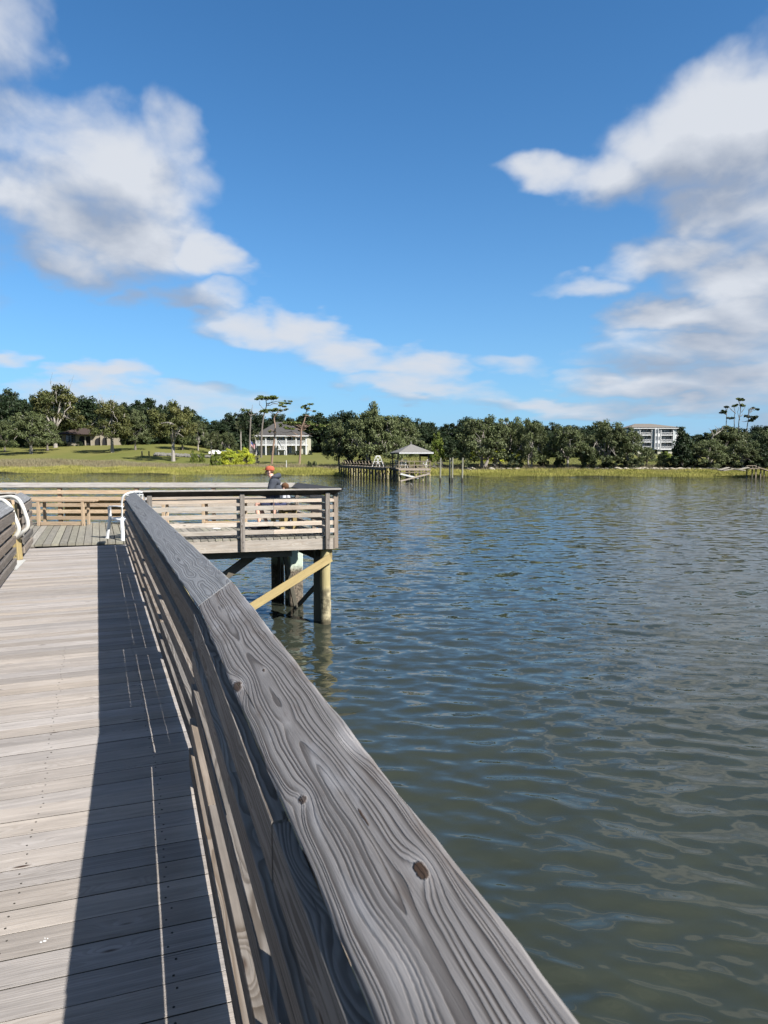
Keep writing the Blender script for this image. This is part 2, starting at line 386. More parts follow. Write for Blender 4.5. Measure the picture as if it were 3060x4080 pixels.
W = bpy.data.worlds.new('World'); SC.world = W; W.use_nodes = True
def build_sky():
    t = NT(W)
    sky = t.n('ShaderNodeTexSky', sky_type='NISHITA'); sky.sun_disc = False
    sky.sun_elevation = SUN_EL
    sky.sun_rotation = math.atan2(sdir.x, sdir.y)
    sky.altitude = 0; sky.air_density = 1.0; sky.dust_density = .35; sky.ozone_density = 2.2
    tc = t.n('ShaderNodeTexCoord')
    gen = tc.outputs['Generated']
    # clouds on the sky dome: (azimuth, elevation) of each cloud bank in radians
    def ae(x, y):
        r = ray(x * 3060 / 1659.0, y * 3060 / 1659.0).normalized()
        return math.atan2(r.x, r.y), math.asin(r.z)
    blobs = []  # display x, y, rx, ry, rot(deg), strength
    B = [(-20, 70, 90, 90, 0, .7), (15, 255, 130, 60, -15, .8), (150, 290, 90, 40, 10, .55), (245, 385, 175, 88, 0, 1.15),
         (110, 435, 130, 60, 0, 1.0), (375, 315, 70, 55, -35, .7), (250, 500, 190, 75, -8, 1.2), (445, 555, 98, 50, -14, 1.35), (150, 560, 110, 40, -15, .8),
         (420, 640, 100, 26, 0, .8), (290, 645, 42, 24, 0, .6), (520, 700, 105, 34, -6, .95), (640, 705, 80, 42, -14, 1.1), (740, 765, 120, 42, -14, 1.0),
         (880, 800, 90, 42, -10, 1.0), (900, 850, 130, 30, -6, .9), (1010, 865, 80, 20, 0, .6), (15, 770, 50, 18, 0, .7), (240, 825, 70, 26, 0, 1.1), (140, 835, 110, 22, 0, .7),
         (340, 862, 190, 22, 0, .7), (500, 880, 150, 16, 0, .4),
         (1195, 368, 88, 42, 0, 1.1), (1340, 385, 110, 50, 0, 1.0), (1540, 290, 165, 120, 10, 1.4), (1640, 210, 160, 70, 10, 1.1),
         (1560, 455, 120, 60, 0, 1.3), (1640, 430, 120, 90, 0, 1.1), (1470, 560, 140, 42, 0, 1.1), (1620, 600, 150, 55, 0, 1.1), (1270, 620, 85, 22, -8, .55),
         (1450, 695, 130, 36, 0, 1.15), (1600, 690, 130, 60, 0, 1.1), (1480, 765, 190, 38, 0, 1.1), (1325, 745, 50, 22, 0, .65), (1110, 800, 85, 22, 0, .5),
         (1400, 820, 160, 34, 0, 1.0), (1600, 810, 180, 40, 0, 1.0), (1230, 880, 210, 26, 2, .8), (1480, 868, 220, 26, 0, .8), (1950, 400, 240, 330, 0, 1.2), (2200, 700, 500, 250, 0, 1.1), (-250, 300, 200, 250, 0, .9)]
    def make(hi):
        g = bpy.data.node_groups.new('cloud_density', 'ShaderNodeTree')
        g.interface.new_socket('Vector', in_out='INPUT', socket_type='NodeSocketVector')
        g.interface.new_socket('Density', in_out='OUTPUT', socket_type='NodeSocketFloat')
        q = NT.__new__(NT); q.t = g; q.l = g.links
        gi = g.nodes.new('NodeGroupInput'); go = g.nodes.new('NodeGroupOutput')
        P = gi.outputs[0]; pq = q.sep(P)
        NP = q.xyz(pq[0], q.m('MULTIPLY', q.m('LOGARITHM', q.m('ADD', q.m('MAXIMUM', pq[1], 0.0), .09), math.e), .62), 0.0)   # cloud forms flatten towards the horizon
        def cn(sc, sx, det):
            w = g.nodes.new('ShaderNodeTexNoise'); g.links.new(q.vm('MULTIPLY', NP, (1, sx, 1)), w.inputs['Vector'])
            w.inputs['Scale'].default_value = sc; w.inputs['Detail'].default_value = det; return w.outputs['Color']
        wv = q.vm('MULTIPLY', q.vm('SUBTRACT', cn(5.5, 1.0, 3 if hi else 2), (.5, .5, .5)), (.13, .08, 0))
        PW = q.vm('ADD', P, wv)
        if hi: PW = q.vm('ADD', PW, q.vm('MULTIPLY', q.vm('SUBTRACT', cn(22, 1.0, 3), (.5, .5, .5)), (.05, .034, 0)))
        PW = q.vm('ADD', PW, (0, 0, 1)); acc = None; k = F * 1659 / 3060.0
        for i, (bx, by, rx, ry, rot, st) in enumerate(B):
            a0, e0 = ae(bx, by); c, s_ = math.cos(math.radians(rot)), math.sin(math.radians(rot))
            # rows of the inverse ellipse transform, offset folded into the third component
            ax, ay = c * k / rx, s_ * k / rx; bx_, by_ = -s_ * k / ry, c * k / ry
            A3 = (ax, ay, -(ax * a0 + ay * e0)); B3 = (bx_, by_, -(bx_ * a0 + by_ * e0))
            if i and i % 7 == 0: PW = q.vm('ADD', PW, q.xyz(0.0, 0.0, q.m('MULTIPLY', acc, 1e-7)))   # keeps the evaluation sequential
            u = q.vm('DOT_PRODUCT', PW, A3, out=1); v = q.vm('DOT_PRODUCT', PW, B3, out=1)
            d2 = q.m('MULTIPLY_ADD', u, u, q.m('MULTIPLY', v, v))
            val = q.m('MULTIPLY_ADD', q.m('MAXIMUM', q.m('SUBTRACT', 1.25, d2), -2.5), .85 * st, 0.0)
            acc = val if acc is None else q.m('SMOOTH_MAX', acc, val, .25)
        fb = q.m('SUBTRACT', q.noise(NP, 8, 5 if hi else 3, .55, .35), .5)
        r = q.m('MULTIPLY_ADD', fb, FBM, acc)
        pz = q.sep(P)        # unseen broken cloud, added overhead and behind to make the skylight less blue
        far = q.m('MAXIMUM', q.ramp(pz[1], .78, 1.0), q.ramp(q.m('ABSOLUTE', pz[0]), .95, 1.3))
        r = q.m('MULTIPLY_ADD', far, q.m('ADD', q.m('MULTIPLY', fb, 2.4), 1.15), q.m('MAXIMUM', r, -1.2))
        if hi: r = q.m('MULTIPLY_ADD', q.m('SUBTRACT', q.noise(NP, 30, 4, .6, .5), .5), .35, r)
        g.links.new(r, go.inputs[0]); return g
    FBM = 1.9
    gh, gl = make(True), make(False)
    x, y, z = t.sep(t.vm('NORMALIZE', gen))
    az = t.m('ARCTAN2', x, y); el = t.m('ARCSINE', z)
    P0 = t.xyz(az, el, 0.0)
    def dens(v, g):
        nd = t.n('ShaderNodeGroup'); nd.node_tree = g; t.l.new(v, nd.inputs[0]); return nd.outputs[0]
    D0 = dens(P0, gh)
    D1 = dens(t.vm('ADD', t.vm('ADD', P0, (.026, .060, 0)), t.xyz(0.0, 0.0, t.m('MULTIPLY', D0, 1e-7))), gl)
    alpha = t.ramp(D0, -.38, 1.25)
    lit = t.m('ADD', .42, t.m('MULTIPLY', t.m('SUBTRACT', D0, D1), .85), clamp=True)
    # horizon air tints the low clouds and evens them out
    ccol = t.mix(lit, CLOUD_DARK, CLOUD_LIGHT)
    gx = t.m('MULTIPLY', alpha, .96)
    hz = t.m('EXPONENT', t.m('MULTIPLY', t.m('MAXIMUM', el, 0.0), -7.0))
    skyc = t.mix(1.0, sky.outputs[0], SKY_TINT, 'MULTIPLY')
    skyc = t.mix(t.m('MULTIPLY', hz, .85), skyc, (3.1, 4.75, 7.3))      # pale moist air low over the creek
    ccol = t.mix(t.m('MULTIPLY', hz, .35), ccol, (3.6, 4.3, 5.6))
    mixc = t.mix(gx, skyc, ccol)
    bg = t.n('ShaderNodeBackground'); t.l.new(mixc, bg.inputs[0]); bg.inputs[1].default_value = SKY_STR
    out = t.n('ShaderNodeOutputWorld'); t.l.new(bg.outputs[0], out.inputs[0])
SKY_STR = .050; CLOUD_DARK = (2.9, 3.35, 4.2); CLOUD_LIGHT = (6.1, 6.35, 6.8); SKY_TINT = (.44, .93, 1.27)
build_sky()
W.cycles.sampling_method = 'MANUAL'; W.cycles.sample_map_resolution = 512
# ------------------------------------------------------------ far shore terrain
SHX = [-900, -300, -81, -41, -10.5, 40, 64, 150, 500, 1200]
SHY = [330, 205, 151, 142, 131, 123, 120, 113, 100, 90]
def shore_y(x): return float(np.interp(x, SHX, SHY))
PS = [-6, 0, 14, 24, 40, 60, 85, 110, 150, 200, 400, 3000]
PL = [-2.6, -1.95, -1.15, .45, 1.9, 3.5, 5.6, 6.6, 7.5, 8, 9, 9]
PC = [-2.6, -1.95, -1.2, -.55, .55, 1.6, 2.5, 3.0, 4, 5, 6, 6]
PR = [-2.6, -1.95, -1.2, -.35, .30, .80, 1.3, 1.8, 2.4, 3.1, 4, 4]
def ground_z(x, y):
    s = y - shore_y(x)
    l, c, r = np.interp(s, PS, PL), np.interp(s, PS, PC), np.interp(s, PS, PR)
    if x < -10: w = max(0, min(1, (-42 - x) / 32.0)); w = w * w * (3 - 2 * w); z = c * (1 - w) + l * w
    else: w = min(1, (x + 10) / 40.0); w = w * w * (3 - 2 * w); z = c * (1 - w) + r * w
    return float(z + .12 * math.sin(x * .13 + y * .07) * min(1, max(0, s - 14) / 20))
def ground_hit(x, d):
    """photo column x at distance d, standing on the ground"""
    p = at_d(x, 1820, d); return Vector((p.x, d, ground_z(p.x, d)))

def build_ground():
    xs = sorted(set(list(np.linspace(-160, 180, 171)) + list(np.linspace(-900, -160, 16)) + list(np.linspace(180, 1200, 18))))
    ss = list(np.linspace(-6, 30, 37)) + list(np.linspace(32, 120, 45)) + [130, 150, 180, 240, 320, 450, 800, 1500, 3000]
    vs = []; fs = []
    nx = len(xs)
    for s in ss:
        for x in xs:
            y = shore_y(x) + s + (1.2 * math.sin(x * .21) + .7 * math.sin(x * .53 + 1)) * (1 if s < 10 else 0)
            vs.append((x, y, ground_z(x, shore_y(x) + s)))
    for j in range(len(ss) - 1):
        for i in range(nx - 1):
            a = j * nx + i; fs.append((a, a + 1, a + nx + 1, a + nx))
    me = bpy.data.meshes.new('ground'); me.from_pydata(vs, [], fs); me.update()
    me.polygons.foreach_set('use_smooth', [True] * len(fs))
    # lawn / bank / mud by distance from the waterline
    ca = me.color_attributes.new('zone', 'FLOAT_COLOR', 'POINT')
    cols = []
    for s in ss:
        for x in xs: cols.extend([max(0, min(1, s / 60.0)), max(0, min(1, (x + 120) / 240.0)), 0, 1])
    ca.data.foreach_set('color', cols)
    m, t = newmat('shore_ground')
    geo = t.n('ShaderNodeNewGeometry'); pos = geo.outputs['Position']
    at = t.n('ShaderNodeAttribute', attribute_name='zone'); sx, xx, _ = t.sep(at.outputs['Vector'])
    n1 = t.noise(pos, .10, 5, .6); n2 = t.noise(pos, .9, 6, .65); n3 = t.noise(t.vm('MULTIPLY', pos, (1, .35, 1)), .045, 4, .5)
    s = t.m('ADD', sx, t.m('MULTIPLY', t.m('SUBTRACT', n1, .5), .16))
    green = t.mix(t.ramp(n3, .35, .65), (.074, .086, .020), (.125, .118, .036))
    green = t.mix(t.ramp(n2, .4, .75), green, (.10, .105, .03))
    brown = t.mix(n2, (.12, .10, .058), (.165, .14, .07))
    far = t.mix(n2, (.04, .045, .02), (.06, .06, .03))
    c = t.mix(t.ramp(s, .02, .20), (.04, .037, .02), (.08, .08, .03))
    c = t.mix(t.ramp(s, .20, .30), c, brown)
    c = t.mix(t.ramp(s, .36, .52), c, green)
    # under the wood behind: leaf litter
    y = t.sep(pos)[1]
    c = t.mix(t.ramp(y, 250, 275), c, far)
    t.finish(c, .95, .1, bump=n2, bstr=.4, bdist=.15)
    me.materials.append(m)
    o = bpy.data.objects.new('ground', me); COL.objects.link(o); setp(o, kind='structure')
build_ground()

# ------------------------------------------------------------ water: one sheet, finer near the pier
def build_water():
    rs = [0.0, 1.2]
    while rs[-1] < 230: rs.append(rs[-1] * 1.0066 + .003)
    rs += [260, 320, 420, 600, 900, 1500, 3000, 6000]
    fine = list(np.linspace(-38, 38, 900))
    an = list(np.linspace(-180, -40, 28)) + fine + list(np.linspace(40, 180, 28)[:-1])
    A = np.radians(np.array(an)); R = np.array(rs)
    RR, AA = np.meshgrid(R, A, indexing='ij')
    X = RR * np.sin(AA); Y = RR * np.cos(AA); Z = np.zeros_like(X)
    dr = np.gradient(R)[:, None] * np.ones_like(X)
    inside = np.clip((38.5 - np.abs(np.degrees(AA))) / 1.5, 0, 1)
    rng = np.random.default_rng(11)
    DX = np.zeros_like(X); DY = np.zeros_like(X)
    # slow patches of calmer and rougher water
    patch = .78 + .30 * np.sin(X * .11 + 1.1 * np.sin(Y * .06)) * np.sin(Y * .083 + 1.3)
    for i in range(110):
        lam = .085 * (12.0 ** (rng.random() ** 1.0))          # .34 .. 3.7 m
        th = math.radians(-97 + rng.normal() * 24)
        k = 2 * math.pi / lam
        slope = .027 if lam < .26 else (.024 if lam < .52 else .009)
        amp = slope / k
        ph = rng.random() * 6.283
        arg = k * (X * math.cos(th) + Y * math.sin(th)) + ph + .8 * np.sin(.21 * X + i) * np.sin(.17 * Y + i * 2)
        w = np.clip((lam / dr - 2.5) / 3.0, 0, 1)
        Z += amp * w * np.cos(arg)
        DX -= amp * w * np.sin(arg) * math.cos(th) * 1.0
        DY -= amp * w * np.sin(arg) * math.sin(th) * 1.0
    Z *= inside * patch; X = X + DX * inside * patch; Y = Y + DY * inside * patch
    n, mth = X.shape
    V = np.stack([X, Y, Z + WATER], -1).reshape(-1, 3)
    idx = np.arange(n * mth).reshape(n, mth)
    a = idx[:-1, :]; b = np.roll(idx, -1, 1)[:-1, :]; c = np.roll(idx, -1, 1)[1:, :]; d = idx[1:, :]
    Fq = np.stack([a, b, c, d], -1)[1:].reshape(-1, 4)
    F3 = np.stack([idx[0, 0] * np.ones(mth, int), np.roll(idx, -1, 1)[1, :], idx[1, :]], -1)
    me = bpy.data.meshes.new('water')
    me.vertices.add(len(V)); me.vertices.foreach_set('co', V.astype(np.float32).ravel())
    nl = len(Fq) * 4
    me.loops.add(nl); me.loops.foreach_set('vertex_index', Fq[:, ::-1].astype(np.int32).ravel())
    me.polygons.add(len(Fq)); me.polygons.foreach_set('loop_start', np.arange(0, nl, 4, dtype=np.int32))
    me.update(calc_edges=True)
    me.polygons.foreach_set('use_smooth', [True] * len(Fq))
    m, t = newmat('brackish_water')
    pos = t.n('ShaderNodeNewGeometry').outputs['Position']
    def cn(sc, sx, det):
        w = t.n('ShaderNodeTexNoise'); t.l.new(t.vm('MULTIPLY', pos, (sx, 1, 0)), w.inputs['Vector']); w.inputs['Scale'].default_value = sc; w.inputs['Detail'].default_value = det; w.inputs['Roughness'].default_value = .55
        return t.vm('SUBTRACT', w.outputs['Color'], (.5, .5, .5))
    gust = t.m('MULTIPLY_ADD', t.noise(t.vm('MULTIPLY', pos, (.5, 1, 1)), .06, 3, .5), .9, .55)
    nv = t.vm('ADD', t.vm('MULTIPLY', cn(3.2, .45, 3), (.34, .56, 0)), t.vm('MULTIPLY', cn(8.0, .55, 2), (.18, .26, 0)))
    nv = t.vm('MULTIPLY', nv, t.xyz(gust, gust, 0.0))
    nrm = t.vm('NORMALIZE', t.vm('ADD', t.n('ShaderNodeNewGeometry').outputs['Normal'], nv))
    murk = t.noise(pos, .5, 3, .5)
    col = t.mix(murk, (.019, .023, .017), (.027, .031, .022))
    t.finish(col, .05, .5, normal=nrm, ior=1.333)
    me.materials.append(m)
    o = bpy.data.objects.new('water', me); COL.objects.link(o); setp(o, kind='structure')
WBUMP = 1.0
build_water()

# ------------------------------------------------------------ pier layout (plan, metres; z=0 is the deck)
RA, RB, RC = Vector((.735, -1.25, 0)), Vector((-.93, 3.52, 0)), Vector((-4.72, 12.98, 0))   # right rail, inner face line
def unit(a, b): d = (b - a); return d / d.length
FL = Vector((-6.46, 13.14, 0)); FR = Vector((-1.00, 14.64, 0)); CF = Vector((-2.25, 17.65, 0)); FX = Vector((-13.0, 11.35, 0)); CX = Vector((-13.0, 17.65, 0))
CAPI, CAPO, CAPH = .875, .985, .178      # inner edge height, outer edge height, horizontal width
THK = .038

class Rail:
    """post-and-board railing with a cap tilted up towards the outside; a..b is the line of the inner face, out points outwards"""
    def __init__(s, name, label, a, b, side, group=None, cat='railing'):
        s.root = thing(name, label, cat, (0, 0, 0), 0, group)
        s.a, s.b = Vector(a), Vector(b)
        s.d = unit(s.a, s.b); s.out = Vector((s.d.y, -s.d.x, 0)) * side
def cap_piece(root, a, b, out, mat, m0=0.0, m1=0.0, lift=0.0, tint=None, seg=40, wob=.0008, label=None, thick=THK, name='cap_board'):
    """one length of tilted cap; a,b = inner lower edge (plan); m0/m1 slide the outer corners along the rail for mitres"""
    d = unit(a, b); mb = MB(); L = (b - a).length
    nrm = Vector((out.x * -(CAPO - CAPI), out.y * -(CAPO - CAPI), CAPH)).normalized()
    W_ = math.hypot(CAPH, CAPO - CAPI)
    across = (out * CAPH + Vector((0, 0, CAPO - CAPI))) / W_
    c = .006
    prof = [(0 + c * .4, 0 - c * .1), (c * 1.6, c * .0 + .0)]
    prof = [(.0, -.010), (.0015, -.004), (.006, -.0008), (.012, 0)] + [(.012 + (W_ - .024) * k / 10, 0) for k in range(1, 10)] + \
           [(W_ - .012, 0), (W_ - .006, -.0008), (W_ - .0015, -.004), (W_, -.010), (W_, -thick + .004), (W_ - .004, -thick), (.004, -thick), (0, -thick + .004)]
    n = len(prof); per = [p[0] if i < 17 else W_ + .01 * (i - 16) for i, p in enumerate(prof)]
    if tint is None: tint = (random.random(), random.random(), random.random())
    uo = random.random() * 30
    rr = random.Random(5)
    base = 0
    ph = [rr.random() * 9 for _ in range(4)]
    for k in range(seg + 1):
        t = k / seg
        for (x, z) in prof:
            q = x / W_
            u = (L + 0) * t + (m0 * q) * (1 - t) + (m1 * q) * t
            e = (.0016 * math.sin(u * 9 + ph[0]) + .0011 * math.sin(u * 23 + ph[1]) + .0006 * math.sin(u * 51 + ph[2])) * (1 if (q < .02 or q > .98) else 0) * (1 if 0 < k < seg else 0)
            mb.v.append(a + Vector((0, 0, CAPI + lift)) + d * u + across * (x + (e if q > .5 else -e)) + nrm * (z + e * .4))
    for k in range(seg):
        for i in range(n):
            j = (i + 1) % n; A = k * n
            def U(kk, ii):
                q = prof[ii][0] / W_; t = kk / seg
                return L * t + (m0 * q) * (1 - t) + (m1 * q) * t + (0 if mat is M.get('cap_hero') else uo)
            pj = per[j] if j else per[-1] + .03
            # straight UV: u along, v across
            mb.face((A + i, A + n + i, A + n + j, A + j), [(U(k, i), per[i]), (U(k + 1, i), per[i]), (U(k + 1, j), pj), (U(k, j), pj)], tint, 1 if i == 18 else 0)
    mb.face([i for i in range(n)], [(prof[i][1], prof[i][0]) for i in range(n)], tint)
    mb.face([seg * n + i for i in range(n)][::-1], [(prof[i][1], prof[i][0]) for i in range(n)][::-1], tint)
    o = mb.build(name, [mat, M['cap_under']], root)
    if label: o['label'] = label
    return o
BZT = [(.070, .157), (.230, .317), (.392, .478), (.552, .639), (.705, .795)]
BZ = [(.070, .163), (.228, .319), (.389, .486), (.549, .646), (.707, .836)]
def rail_boards(root, a, b, out, mats, cuts, gap=.004, tints=None, zoff=0, bz=None, lean=0.0):
    d = unit(a, b); L = (b - a).length
    for r, (z0, z1) in enumerate(bz or BZ):
        cs = cuts[r % len(cuts)]
        stops = [0] + [c for c in cs if 0 < c < L] + [L]
        for q in range(len(stops) - 1):
            s0, s1 = stops[q] + gap / 2, stops[q + 1] - gap / 2
            mm = mats[(r * 3 + q) % len(mats)]
            mb = MB(); dz = random.uniform(-.004, .004)
            sh = out * (-lean * max(0.0, 1 - (z0 + z1) / 2 / .83))
            mb.bar(sh + a + d * s0 + out * (THK / 2) + Vector((0, 0, (z0 + z1) / 2 + dz + zoff)), sh + a + d * s1 + out * (THK / 2) + Vector((0, 0, (z0 + z1) / 2 + random.uniform(-.004, .004) + zoff)), THK, z1 - z0, ch=.0018, seg=max(1, int((s1 - s0) / .5)), wob=.0012)
            mb.build('rail_board', mm, root)
def rail_posts(root, a, b, out, at, mat, zb=-.235, w=.09, off=THK, lean=0.0):
    d = unit(a, b)
    for s in at:
        p = a + d * s + out * (off + w / 2 + .001)
        # top cut to the slope of the cap
        zt = CAPI + (CAPO - CAPI) * ((off + w / 2) / CAPH) - THK / math.cos(math.atan((CAPO - CAPI) / CAPH)) - .012
        mb = MB()
        mb.bar(p + Vector((0, 0, zb)) - out * lean * 1.2, p + Vector((0, 0, zt)), w, w, up=out, ch=.005)
        # slope the top
        top = mb.v[-8:]
        for i, v in enumerate(mb.v):
            if v.z > zt - .001: v.z += (v - p).dot(out) * (CAPO - CAPI) / CAPH
        for z in (-.06, -.17):
            q = p + out * (w / 2) + Vector((0, 0, z)) + d * .01
            if zb < -.2: mb.tube([q, q + out * .012], .011, 6, tint=(0, 0, 0))
        mb.build('post', mat, root)

# --- near right rail ---
d1 = unit(RA, RB); d2 = unit(RB, RC)
o1 = Vector((d1.y, -d1.x, 0)); o2 = Vector((d2.y, -d2.x, 0))
# knots of the big near cap board, measured on the photo and laid out in board metres
def cap_uv(x, y):
    r = ray(x, y); n = Vector((o1.x * -(CAPO - CAPI), o1.y * -(CAPO - CAPI), CAPH)).normalized()
    p0 = RA + Vector((0, 0, CAPI)); o = Vector((0, 0, EYE))
    t = (p0 - o).dot(n) / r.dot(n); p = o + r * t - p0
    across = (o1 * CAPH + Vector((0, 0, CAPO - CAPI))).normalized()
    return p.dot(d1), p.dot(across)
S_ = 3060 / 1659.0; KS = 1.3
def K(x, y, ru, rv, core, halo, push):
    u, v = cap_uv(x * S_, y * S_); return (u, v, ru * KS * 1.35, rv * KS, core, halo * 1.3, push)
knots = [K(513, 1482, .045, .020, 1.6, 1.3, .034), K(570, 1448, .022, .010, .8, .5, -.006), K(653, 1727, .024, .014, 1.2, .7, .020),
         K(908, 1880, .024, .013, 1.1, .9, -.022), K(620, 1560, .03, .012, 0, .7, .010), K(752, 1600, .045, .014, 0, 1.0, .014),
         K(581, 1352, .05, .013, 0, .7, -.014), K(785, 1765, .045, .004, .9, .1, .006), K(1168, 2030, .05, .012, 0, .4, -.012),
         K(870, 2090, .05, .02, 0, .6, .014), K(462, 1405, .07, .02, 0, .2, .016)]
M['cap_hero'] = wood_mat('hero_cap_wood', (.175, .166, .162), (.026, .021, .019), (.165, .135, .115), freq=92, contrast=1.0, bstr=.8, irr=6.0,
                         custom={'vc': .050, 'knots': knots}, warp=.42, lichen=.8, cath=.62, blot=.42, streak=.35)
M['cap_grey'] = wood_mat('silver_cap_wood', (.175, .18, .188), (.062, .062, .066), (.17, .165, .145), freq=95, contrast=.95, bstr=.9, lichen=.4, warp=.6, cath=.75, irr=5.0, streak=.3)
R1 = thing('railing', 'long weathered grey foreground railing with a tilted cap board beside the walkway', 'railing')
J1 = RB; J2 = RB + d2 * 5.2
cap_piece(R1, RA, J1 - d1 * .001, o1, M['cap_hero'], m1=.05, tint=(.48, .15, .3), seg=90, label='near cap board with wavy grain and knots')
cap_piece(R1, J1 + d2 * .003, J2, o2, M['cap_grey'], m0=.05, m1=.03, tint=(.62, .1, .2), seg=60, lift=.001)
cap_piece(R1, J2 + d2 * .003, RC, o2, M['cap_grey'], m0=.03, m1=0, tint=(.45, .2, .7), seg=40)
ins = .018
mr = [M['rail']]
BZ1 = [(.070, .162), (.226, .309), (.397, .486), (.549, .646), (.700, .836)]
rail_boards(R1, RA - o1 * ins, RB - o1 * ins, o1, mr, [[3.1], [1.2, 4.1], [2.2], [3.6], [2.9]], bz=BZ1, lean=.045)
rail_boards(R1, RB - o2 * ins, RC - o2 * .004, o2, mr, [[4.4, 8.9], [2.2, 6.6], [4.4, 8.8], [2.2, 6.6], [4.4, 8.8]])
L1 = (RB - RA).length; L2 = (RC - RB).length
rail_posts(R1, RA, RB, o1, [.55, 2.75, 4.93], M['rail'], off=THK - ins, lean=.045)
rail_posts(R1, RB, RC, o2, [2.28, 4.5, 6.72, 8.75, 10.0], M['rail'], off=THK - ins)

# --- platform rails ---
RF = thing('railing', 'pale board railing along the near edge of the platform, seen from its outer side', 'railing', group='railings round the pier platform')
dF = unit(RC + Vector((.05, .12, 0)), FR); a_ = Vector((-4.62, 13.65, 0)); a_ = FL + (FR - FL) * .345
oF = Vector((dF.y, -dF.x, 0)); dF = unit(FL, FR); oF = Vector((dF.y, -dF.x, 0))
LF = (FR - a_).length
A_ = a_ - oF * .05; B_ = FR - oF * .05 - dF * .05
cap_piece(RF, A_, B_ + dF * .03, oF, M['cap_pale'], m0=-.03, m1=.12, tint=(.6, .1, .4))
rail_boards(RF, A_, B_, oF, [M['rail_light']], [[2.45]], bz=BZT)
rail_posts(RF, A_, B_, oF, [LF - 3.62, LF - 1.88, LF - .12 - .05], M['rail'], zb=-.26)
dS = unit(FR, CF); oS = Vector((dS.y, -dS.x, 0))
RS = thing('railing', 'short dark-capped railing on the right end of the platform, behind the seated man', 'railing', group='railings round the pier platform')
A_ = FR - oS * .05 + dS * .03; B_ = CF - oS * .05 - dS * .05
cap_piece(RS, A_, B_, oS, M['cap_dark'], m0=-.14, m1=.10, tint=(.0, .1, .4))
rail_boards(RS, A_, B_, oS, [M['rail_light'], M['rail']], [[1.6]], bz=BZT)
rail_posts(RS, A_, B_, oS, [.06, 1.6, 3.0], M['rail'], zb=-.26)
dB = unit(CF, CX); oB = Vector((0, 1, 0))
RB_ = thing('railing', 'long bleached railing across the far side of the platform, in front of the water', 'railing', group='railings round the pier platform')
A_ = CF - oB * .05 + dB * .02; B_ = CX - oB * .05
for s0, s1, tt in ((0, 3.9, .8), (3.905, 7.42, .9), (7.425, 10.7, .5)):
    cap_piece(RB_, A_ + dB * s0, A_ + dB * s1, oB, M['cap_pale'], m0=(-.06 if s0 == 0 else 0), tint=(tt, .1, tt * .7))
rail_boards(RB_, A_, B_, oB, [M['rail_light'], M['tan_wood'], M['rail_light']], [[3.9, 7.4]], bz=BZT)
rail_posts(RB_, A_, B_, oB, [.1, 1.95, 3.85, 5.75, 7.65, 9.5], M['tan_wood'], zb=-.26)
# left front rail of platform + left walkway rail (outer side to the left)
RLF = thing('railing', 'dark-sided railing at the left edge of the picture, on the near side of the platform', 'railing', group='railings round the pier platform')
A_ = FX - oF * .05; B_ = FL - oF * .05 - dF * .16
A_ = B_ - dF * 5.5
cap_piece(RLF, A_, B_, oF, M['cap_pale'], tint=(.6, .1, .4), m1=-.12)
rail_boards(RLF, A_, B_, oF, [M['rail']], [[2.2]])
rail_posts(RLF, A_, B_, oF, [1.0, 2.9, 4.9], M['rail'])
LFe = Vector((-6.40, 12.98, 0)); dL = Vector((-.372, .928, 0)).normalized(); oL = Vector((-dL.y, dL.x, 0))
gL0 = LFe - dL * 1.62; gL1 = LFe - dL * 2.92
R3 = thing('railing', 'short grey railing between the gangway opening and the platform, on the left', 'railing', group='left walkway railings')
cap_piece(R3, gL0, LFe, oL, M['cap_grey'], tint=(.4, .2, .2))
rail_boards(R3, gL0, LFe, oL, [M['rail']], [[9]])
rail_posts(R3, gL0, LFe, oL, [.12, 1.45], M['rail'])
R4 = thing('railing', 'grey railing cut off by the left picture edge, nearer than the gangway', 'railing', group='left walkway railings')
cap_piece(R4, gL1 - dL * 10.8, gL1, oL, M['cap_grey'], tint=(.5, .2, .6))
rail_boards(R4, gL1 - dL * 10.8, gL1, oL, [M['rail']], [[6.0]])
rail_posts(R4, gL1 - dL * 10.8, gL1, oL, [1, 3.2, 5.4, 7.6, 9.7, 10.68], M['rail'])

